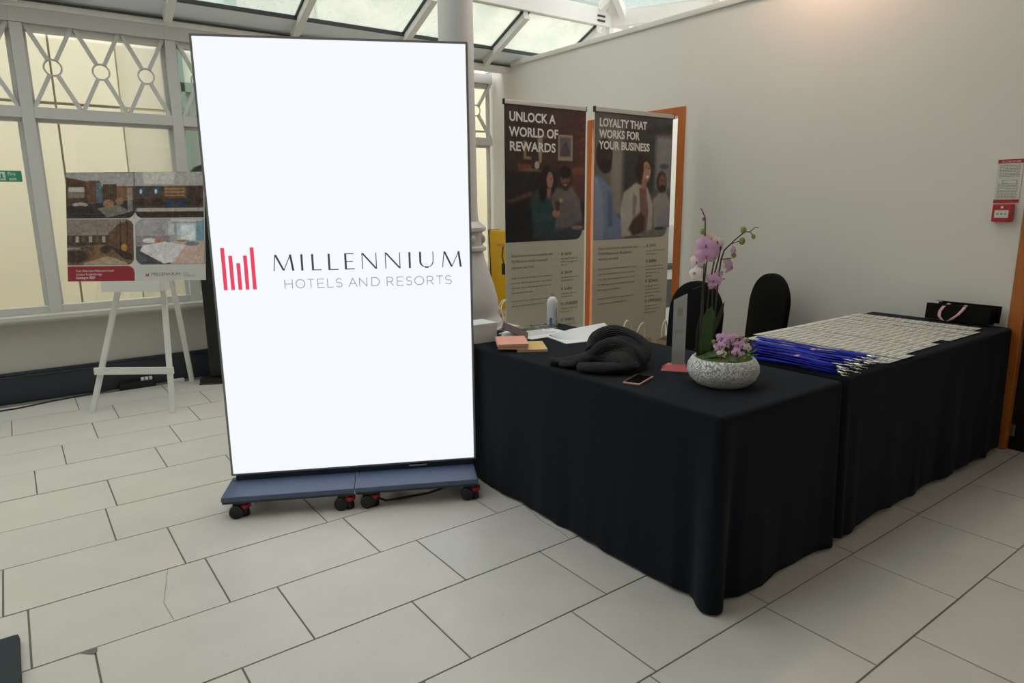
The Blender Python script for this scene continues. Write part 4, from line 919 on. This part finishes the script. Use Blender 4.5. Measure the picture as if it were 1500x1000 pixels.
def hb_(x, y, s):
    f = .5+.5*math.sin(18*x+9*math.sin(6*y)+2); g = .5+.5*math.sin(24*(x*.5+y)+4*math.sin(9*x))
    q = abs(math.sin(11*x-7*y+2.2*math.sin(13*y)+.6))**.6; w = abs(math.sin(15*y+6*x+1.5*math.sin(12*x)))**.7
    return .004 + edge(s)*(.028+.045*math.exp(-((x-.03)**2+(y-.0)**2)/.016)+.026*q+.022*w+.010*f+.008*g)
heap('knit_body', lambda a: .195+.022*math.sin(3*a+1)+.018*math.sin(5*a), hb_)
def roll(name, pts, rad, n=14, squash=.7, zrib=40, hollow=False):
    b = B(); pts = [Vector(p) for p in pts]; 
    # resample with a spline
    Q = []
    for i in range(len(pts)-1):
        p0, p1, p2, p3 = pts[max(i-1, 0)], pts[i], pts[i+1], pts[min(i+2, len(pts)-1)]
        for k in range(6):
            t = k/6; Q.append(.5*((2*p1)+(-p0+p2)*t+(2*p0-5*p1+4*p2-p3)*t*t+(-p0+3*p1-3*p2+p3)*t**3))
    Q.append(pts[-1]); m = len(Q); rs = np.interp(np.linspace(0, 1, m), np.linspace(0, 1, len(rad)), rad)
    b.tube(Q, [float(r_) for r_ in rs], n, not hollow)
    vs = b.v
    for i in range(m):
        c = Q[i]
        for k in range(n): x, y, z = vs[i*n+k]; vs[i*n+k] = (x, y, max(.003, c.z+(z-c.z)*squash))
    o = b.build(name, 'knit', sw, smooth=True)
    uv = o.data.uv_layers.new(name='UVMap'); L_ = [0]
    for i in range(1, m): L_.append(L_[-1]+(Q[i]-Q[i-1]).length)
    for l in o.data.loops:
        vi = l.vertex_index; uv.data[l.index].uv = ((vi % n)/n*.27 if zrib else L_[min(vi//n, m-1)]*3, L_[min(vi//n, m-1)])
    return o
roll('rolled_fold', [(-.10, .10, .06), (-.02, .13, .105), (.08, .10, .12), (.15, .02, .10), (.16, -.07, .07), (.10, -.13, .04)], [.035, .05, .055, .05, .045, .03], squash=.9)
roll('fold', [(-.16, .04, .05), (-.10, .0, .09), (-.03, -.06, .095), (.03, -.13, .06), (.05, -.18, .03)], [.03, .042, .045, .04, .03], squash=.9)
roll('sleeve', [(-.03, .03, .07), (-.09, .08, .045), (-.15, .12, .028), (-.19, .15, .022), (-.225, .185, .022)], [.045, .042, .036, .03, .032], squash=.6, hollow=True)
roll('sleeve', [(-.04, .0, .08), (-.11, .03, .06), (-.16, .06, .035), (-.19, .09, .022), (-.20, .13, .018)], [.04, .04, .035, .032, .028], squash=.6)
roll('hem_band', [(-.20, .02, .025), (-.17, -.05, .028), (-.10, -.12, .03), (-.02, -.15, .035)], [.025, .035, .035, .025], squash=.8)

for ch in sw.children:
    ch.scale = (1, 1, .9) if 'sleeve' in ch.name or 'hem' in ch.name else (.78, .78, 1.0)
ph = thing('smartphone', 'smartphone with a rose gold case lying in front of the sweater', 'phone', (2.015, 1.862, Z), .36)
B().bb((-.075, -.037, 0), (.075, .037, .009)).build('case', 'rosegold', ph, bevel=.004); B().bb((-.069, -.032, .009), (.069, .032, .0095)).build('screen', 'phoneglass', ph)
ac = thing('acrylic_award', 'upright frosted acrylic award plate on a red wedge base', 'award', (2.30, 1.895, Z), -.95)
B().prism([(-.028, .012), (.028, .012), (.028, .335), (-.028, .305)], -.006, .006).build('plate', 'acryl', ac, bevel=.001)
B().add([(-.07, -.045, 0), (.05, -.045, 0), (.05, .045, 0), (-.07, .045, 0), (-.045, -.02, .022), (.03, -.02, .022), (.03, .02, .022), (-.045, .02, .022)], [(0, 1, 2, 3), (4, 5, 6, 7), (0, 1, 5, 4), (1, 2, 6, 5), (2, 3, 7, 6), (3, 0, 4, 7)]).build('base', 'acrylred', ac)
B().bb((-.01, -.0068, .24), (.012, -.006, .275)).bb((-.018, -.0068, .17), (.016, -.006, .176)).bb((-.018, -.0068, .16), (.01, -.006, .166)).build('engraving', 'inkgrey', ac)
B().bb((-.028, -.0066, .012), (.028, -.0062, .07)).build('frosted_foot', 'alu', ac)

# ---- orchid bowl
oc = thing('orchid_bowl', 'carved white bowl planted with pink orchids, moss and leaves', 'plant', (2.245, 1.622, Z))
B().lathe([(.085, 0), (.105, .008), (.128, .03), (.140, .058), (.138, .085), (.124, .108), (.116, .114), (.110, .112), (.112, .095)], n=48).build('bowl', 'pot', oc, smooth=True)
mo = B(); rows = []
for i in range(9):
    s = i/8; rows.append([(s*.115*math.cos(2*PI*k/40), s*.115*math.sin(2*PI*k/40), .108+.022*(1-s*s)+random.uniform(-.004, .006)) for k in range(40)])
    rows[-1].append(rows[-1][0])
mo.grid(rows); ms = mo.build('moss', 'moss', oc, smooth=True); ms['kind'] = 'stuff'
RT = Vector((_rt.x, _rt.y, 0)); FWD = Vector((_fw.x, _fw.y, 0)).normalized()
def cp_(r_, z, d=0): return RT*r_ + FWD*d + Vector((0, 0, z))       # plant-local: r to the right as seen from the front
def stem(pts, rad, nm='stem'): return B().tube(pts, rad, 6).build(nm, 'stem', oc, smooth=True)
stem([cp_(-.10, .12), cp_(-.098, .25), cp_(-.096, .40), cp_(-.094, .52), cp_(-.098, .62), cp_(-.10, .66), cp_(-.112, .685), cp_(-.118, .695)], [.0035, .0035, .003, .003, .0028, .0022, .002, .0018])
stem([cp_(-.085, .12, .01), cp_(-.088, .25, .01), cp_(-.09, .38, .01), cp_(-.086, .50, .0)], .003)
stem([cp_(-.08, .12, .02), cp_(-.07, .28, .02), cp_(-.064, .40, .02), cp_(-.05, .50, .02)], .003)
stem([cp_(-.045, .12), cp_(-.043, .26), cp_(-.038, .42), cp_(-.03, .50), cp_(-.02, .535), cp_(.02, .575), cp_(.055, .605), cp_(.075, .605), cp_(.095, .622), cp_(.108, .62)], [.0035, .0035, .0035, .003, .003, .0025, .0025, .002, .0018, .0015])
stem([cp_(-.05, .12, .01), cp_(-.052, .28, .01), cp_(-.055, .42, .01), cp_(-.036, .51, .01), cp_(-.034, .55, .0)], .003)
for a, b_ in ((cp_(.0, .558), cp_(.045, .573)), (cp_(.075, .605), cp_(.088, .590)), (cp_(.048, .598), cp_(.052, .610)), (cp_(-.03, .50), cp_(.01, .505)), (cp_(-.04, .42), cp_(-.012, .425)), (cp_(-.095, .40), cp_(-.135, .385))): stem([a, b_], .0018)
def bud(p, r_): B().ell(p, (r_, r_, r_*1.15), 10, 7).build('bud', 'bud', oc, smooth=True)
for p, r_ in ((cp_(.05, .612), .0125), (cp_(.047, .570), .0125), (cp_(.09, .587), .0085), (cp_(-.107, .608), .011), (cp_(.018, .515), .010), (cp_(-.06, .505), .010)): bud(p, r_)
B().ell(cp_(-.106, .655), (.006, .006, .007)).build('bud', 'lip', oc, smooth=True)
def petal_mesh(wd, ln, cup, m_):
    b = B(); rows = []
    for i in range(7):
        t = i/6; w_ = wd*math.sin(PI*min(1, (t*.93+.07)))**.6
        rows.append([(w_*(k/4-.5)*2*.5, ln*t, cup*(t*t) + .12*wd*(abs(k/4-.5)*2)**2*(-1)) for k in range(5)])
    b.grid(rows); return b.mesh('petal', m_, smooth=True)
PM = {}
for m_ in ('petal', 'petal2'): PM[m_] = (petal_mesh(.040, .042, -.010, m_), petal_mesh(.024, .040, -.012, m_))
lipm = B().ell((0, 0, .005), (.004, .005, .004), 8, 5).ell((0, -.006, .006), (.004, .005, .003), 8, 5).mesh('lip', 'lip', smooth=True)
def flower(p, face, sc=1, m_='petal', roll=0):
    f = bpy.data.objects.new('flower', None); COL.objects.link(f); f.parent = oc; f.location = p; f.empty_display_size = .02
    f.rotation_mode = 'QUATERNION'; f.rotation_quaternion = Vector(face).to_track_quat('Z', 'Y') @ Matrix.Rotation(roll, 3, 'Z').to_quaternion(); f.scale = (sc,)*3
    for a, big in ((75, 1), (-75, 1), (0, 0), (130, 0), (-130, 0)):
        o = link('petal', PM[m_][0 if big else 1], f); o.rotation_euler = (0, 0, math.radians(a)); o.location = (0, 0, .002 if big else 0)
    link('lip', lipm, f)
TOC = -FWD
for r_, z, d, fr, fz, sc, m_ in ((-.098, .555, -.02, -.2, .0, 1.0, 'petal'), (-.095, .515, -.02, -.15, -.2, 1.05, 'petal'), (-.07, .575, .02, .5, .2, .9, 'petal2'), (-.045, .565, .02, .3, .5, 1.0, 'petal2'), (-.12, .49, .01, -.8, -.1, .85, 'petal2'), (-.13, .448, 0, -1.2, .3, .8, 'petal2'),
                               (-.06, .525, -.01, .4, -.1, .9, 'petal'), (.02, .535, 0, 1.2, .1, .6, 'petal'), (.01, .47, 0, 1.3, -.2, .85, 'petal'), (.004, .485, .01, .9, .2, .7, 'petal2'), (-.058, .42, -.01, -.4, -.5, .8, 'petal'), (-.035, .43, .0, .7, -.4, .8, 'petal'), (-.05, .395, 0, .1, -.6, .65, 'petal')):
    flower(cp_(r_, z, d), TOC + RT*fr + Vector((0, 0, fz)), sc, m_, random.uniform(-.3, .3))
for r_, z, d, fr, sc in ((-.02, .195, -.03, -.3, .62), (.005, .19, -.04, .3, .6), (-.035, .165, -.05, -.5, .62), (-.005, .172, -.04, .1, .55), (.035, .19, -.02, .4, .62), (.045, .165, -.03, .2, .6), (.075, .175, -.02, .6, .62), (.085, .155, -.03, .3, .55), (-.03, .14, -.07, -.2, .5), (.03, .145, -.06, .0, .5), (.055, .13, -.06, .2, .45)):
    flower(cp_(r_, z, d), TOC*1.0 + RT*fr + Vector((0, 0, .35)), sc, 'petal2' if random.random() < .45 else 'petal', random.uniform(-.6, .6))
for p, r_ in ((cp_(-.055, .182, -.04), .008), (cp_(.06, .192, -.02), .007), (cp_(.085, .185, -.02), .007)): bud(p, r_)
stem([cp_(.0, .12, -.02), cp_(-.02, .18, -.03), cp_(-.055, .182, -.04)], .0022); stem([cp_(.03, .12, -.02), cp_(.04, .19, -.02), cp_(.06, .192, -.02)], .0022); stem([cp_(.01, .13, -.05), cp_(.01, .185, -.04)], .002)
def leaf(base, tip, wd, bend, m_, nm='leaf', tilt=0):
    base, tip = Vector(base), Vector(tip); d = tip-base; side = d.cross(FWD).normalized(); nrm = side.cross(d).normalized()
    side = (side*math.cos(tilt)+nrm*math.sin(tilt)); rows = []
    for i in range(11):
        t = i/10; c = base+d*t+nrm*bend*math.sin(PI*t); w_ = wd*(math.sin(PI*(.12+.86*t))**.55)
        if t > .98: w_ *= .3
        rows.append([c+side*w_*(k/4-.5)+nrm*(-.15*wd*abs(k/4-.5)*2) for k in range(5)])
    o = B().grid(rows).build(nm, m_, oc, smooth=True); s = o.modifiers.new('thick', 'SOLIDIFY'); s.thickness = .002
leaf(cp_(-.075, .12), cp_(-.062, .315), .062, .01, 'leaf'); leaf(cp_(-.095, .11, .01), cp_(-.088, .29, .02), .035, .012, 'leafdark'); leaf(cp_(-.055, .18, .02), cp_(.0, .33, .03), .018, -.01, 'leafdark')
leaf(cp_(-.10, .125, -.05), cp_(-.02, .145, -.07), .03, .01, 'leaf', tilt=.9); leaf(cp_(-.09, .12, -.06), cp_(.03, .122, -.10), .035, .012, 'leaf', tilt=1.0); leaf(cp_(-.04, .13, -.02), cp_(.03, .165, -.03), .03, .012, 'leaf', tilt=.5); leaf(cp_(.0, .12, -.04), cp_(-.03, .17, -.06), .012, .01, 'leafdark')
for k in range(16):
    r0 = random.uniform(.03, .10); leaf(cp_(r0*.6, .115, -.05), cp_(r0+random.uniform(-.02, .03), random.uniform(.115, .155), -.07+random.uniform(-.02, .04)), .008, .008, 'fern', 'fern_frond', .6)
for k in range(10): leaf(cp_(.08, .12, -.01), cp_(.08+random.uniform(.0, .05), .12+random.uniform(.01, .05), -.01+random.uniform(-.03, .03)), .006, .004, 'leafdark', 'fern_frond', .4)

# ================================================================== THINGS ON THE BADGE TABLE
bmesh_ = []
for v in range(5):
    b = B(); b.box((0, 0, 0), (.115, .062, .0016)); b.k = 1
    b.box((-.012, -.014, .0007), (.078 + .008*(v % 3), .0075, .0004)); b.box((-.02, -.023, .0009), (.045, .004, .0004)); b.box((0, -.0302, .0007), (.115, .0016, .0006)); b.k = 2
    b.box((.050, -.012, .0007), (.013, .030, .0004)) if v in (1, 3) else b.box((.052, -.02, .0007), (.010, .010, .0004))
    bmesh_.append(b.mesh('name_badge', ['card', 'inkgrey', 'bluei' if v % 2 else 'yeli']))
strips = [3.222, 3.357, 3.476, 3.602, 3.732, 3.855, 3.977, 4.106, 4.244, 4.385]
front = [1.372, 1.375, 1.405, 1.415, 1.395, 1.455, 1.405, 1.40, 1.41, 1.445]
pitch = .0402
for k, (xr, yf) in enumerate(zip(strips, front)):
    y = 2.125 if k else 2.085; ystart = y; nth = ['first', 'second', 'third', 'fourth', 'fifth', 'sixth', 'seventh', 'eighth', 'ninth', 'tenth'][k]
    while y > yf+.02:
        o = tag(link('name_badge', bmesh_[random.randrange(5)], None, (xr-.061+random.uniform(-.0015, .0015), y, Z+.0038)), 'white name badge %s the %s row counted from the lanyards' % ('at the far end of' if y == ystart else 'at the front end of' if y-pitch <= yf+.02 else 'inside', nth), 'badge', 'name badges in rows')
        o.rotation_euler = (math.radians(-3.2), 0, random.uniform(-.012, .012)); y -= pitch
# ---- lanyards
def lanyard(i, x, y0, y1):
    t = thing('lanyard', 'royal blue ribbon lanyard with a metal clip in the heap beside the orchid', 'lanyard', (x, y1, Z), 0, 'lanyards heaped on the table')
    n = 22; rows = []; lay = .003 + (i % 5)*.0085; ph0 = random.uniform(0, 6); am = random.uniform(.004, .010); wd = .024
    for k in range(n+1):
        s = k/n; y = (y0-y1)*s; tw_ = .2*math.sin(ph0+s*random.uniform(6.8, 7.2))
        cx = am*math.sin(ph0+5*s) + (random.uniform(-.002, .002)); z = lay + .002*math.sin(ph0*2+7*s) + .003
        sx, sz = math.cos(tw_)*wd/2, math.sin(tw_)*wd/2
        rows.append([(cx-sx, y, max(.0015, z-sz)), (cx+sx, y, max(.0015, z+sz))])
    o = B().grid(rows).build('ribbon', 'lanyard' if i % 3 else 'lanyard2', t, smooth=True); md = o.modifiers.new('thick', 'SOLIDIFY'); md.thickness = .0012
    if i % 4 == 0:
        k = random.randrange(6, 16); a, c = rows[k], rows[k+1]; up = Vector((0, 0, .0016))
        B().add([Vector(a[0])+up, Vector(a[1])+up, Vector(c[1])+up, Vector(c[0])+up], [(0, 1, 2, 3)]).build('print_mark', 'pinkprint', t)
    a = random.uniform(-.3, .3); zc = lay + .003
    c = B().tube([(rows[0][0][0]*.5+rows[0][1][0]*.5, .002, rows[0][0][2]), (math.sin(a)*.012, -.012, zc), (math.sin(a)*.02, -.022, zc)], .0028, 6)
    c.tube([(math.sin(a)*.02+.006*math.cos(q), -.03+.009*math.sin(q), zc) for q in [2*PI*j/10 for j in range(11)]], .0018, 5, False)
    c.box((math.sin(a)*.022, -.042, zc), (.006, .012, .003), a*.5); c.build('clip', 'chrome', t, smooth=.6)
for i in range(34):
    f = i/33; x = 2.735 + .33*f + random.uniform(-.008, .008); lanyard(i, x, 1.86+.12*f+random.uniform(-.03, .03), 1.405+random.uniform(-.0, .055) - .0*f)
# ---- black gift bag with pink ribbon
gb = thing('gift_bag', 'flat black gift bag with pink ribbon handles leaning on the wall at the table end', 'bag', (4.555, 1.62, Z-.006), -PI/2)
B().box((-.0, -.05, .062), (.345, .075, .095), 0, -.12).build('bag_body', 'spandex', gb, bevel=.006)
B().box((.03, -.005, .072), (.33, .012, .10), 0, -.1).build('back_panel', 'spandex', gb, bevel=.003)
def ribbon(pts, wd, nm='ribbon_handle'):
    rows = [[Vector(p)-Vector((wd/2, 0, 0)), Vector(p)+Vector((wd/2, 0, 0))] for p in pts]; o = B().grid(rows).build(nm, 'pinkrib', gb, smooth=True); o.modifiers.new('t', 'SOLIDIFY').thickness = .0012
ribbon([(-.055, -.06, .118), (-.075, -.088, .10), (-.09, -.094, .07), (-.09, -.097, .04), (-.07, -.10, .018), (-.04, -.10, .016), (-.02, -.10, .03), (.01, -.096, .06), (.03, -.092, .09), (.04, -.075, .118)], .018)
ribbon([(-.15, -.03, .118), (-.13, -.03, .128), (-.11, -.03, .118)], .014)
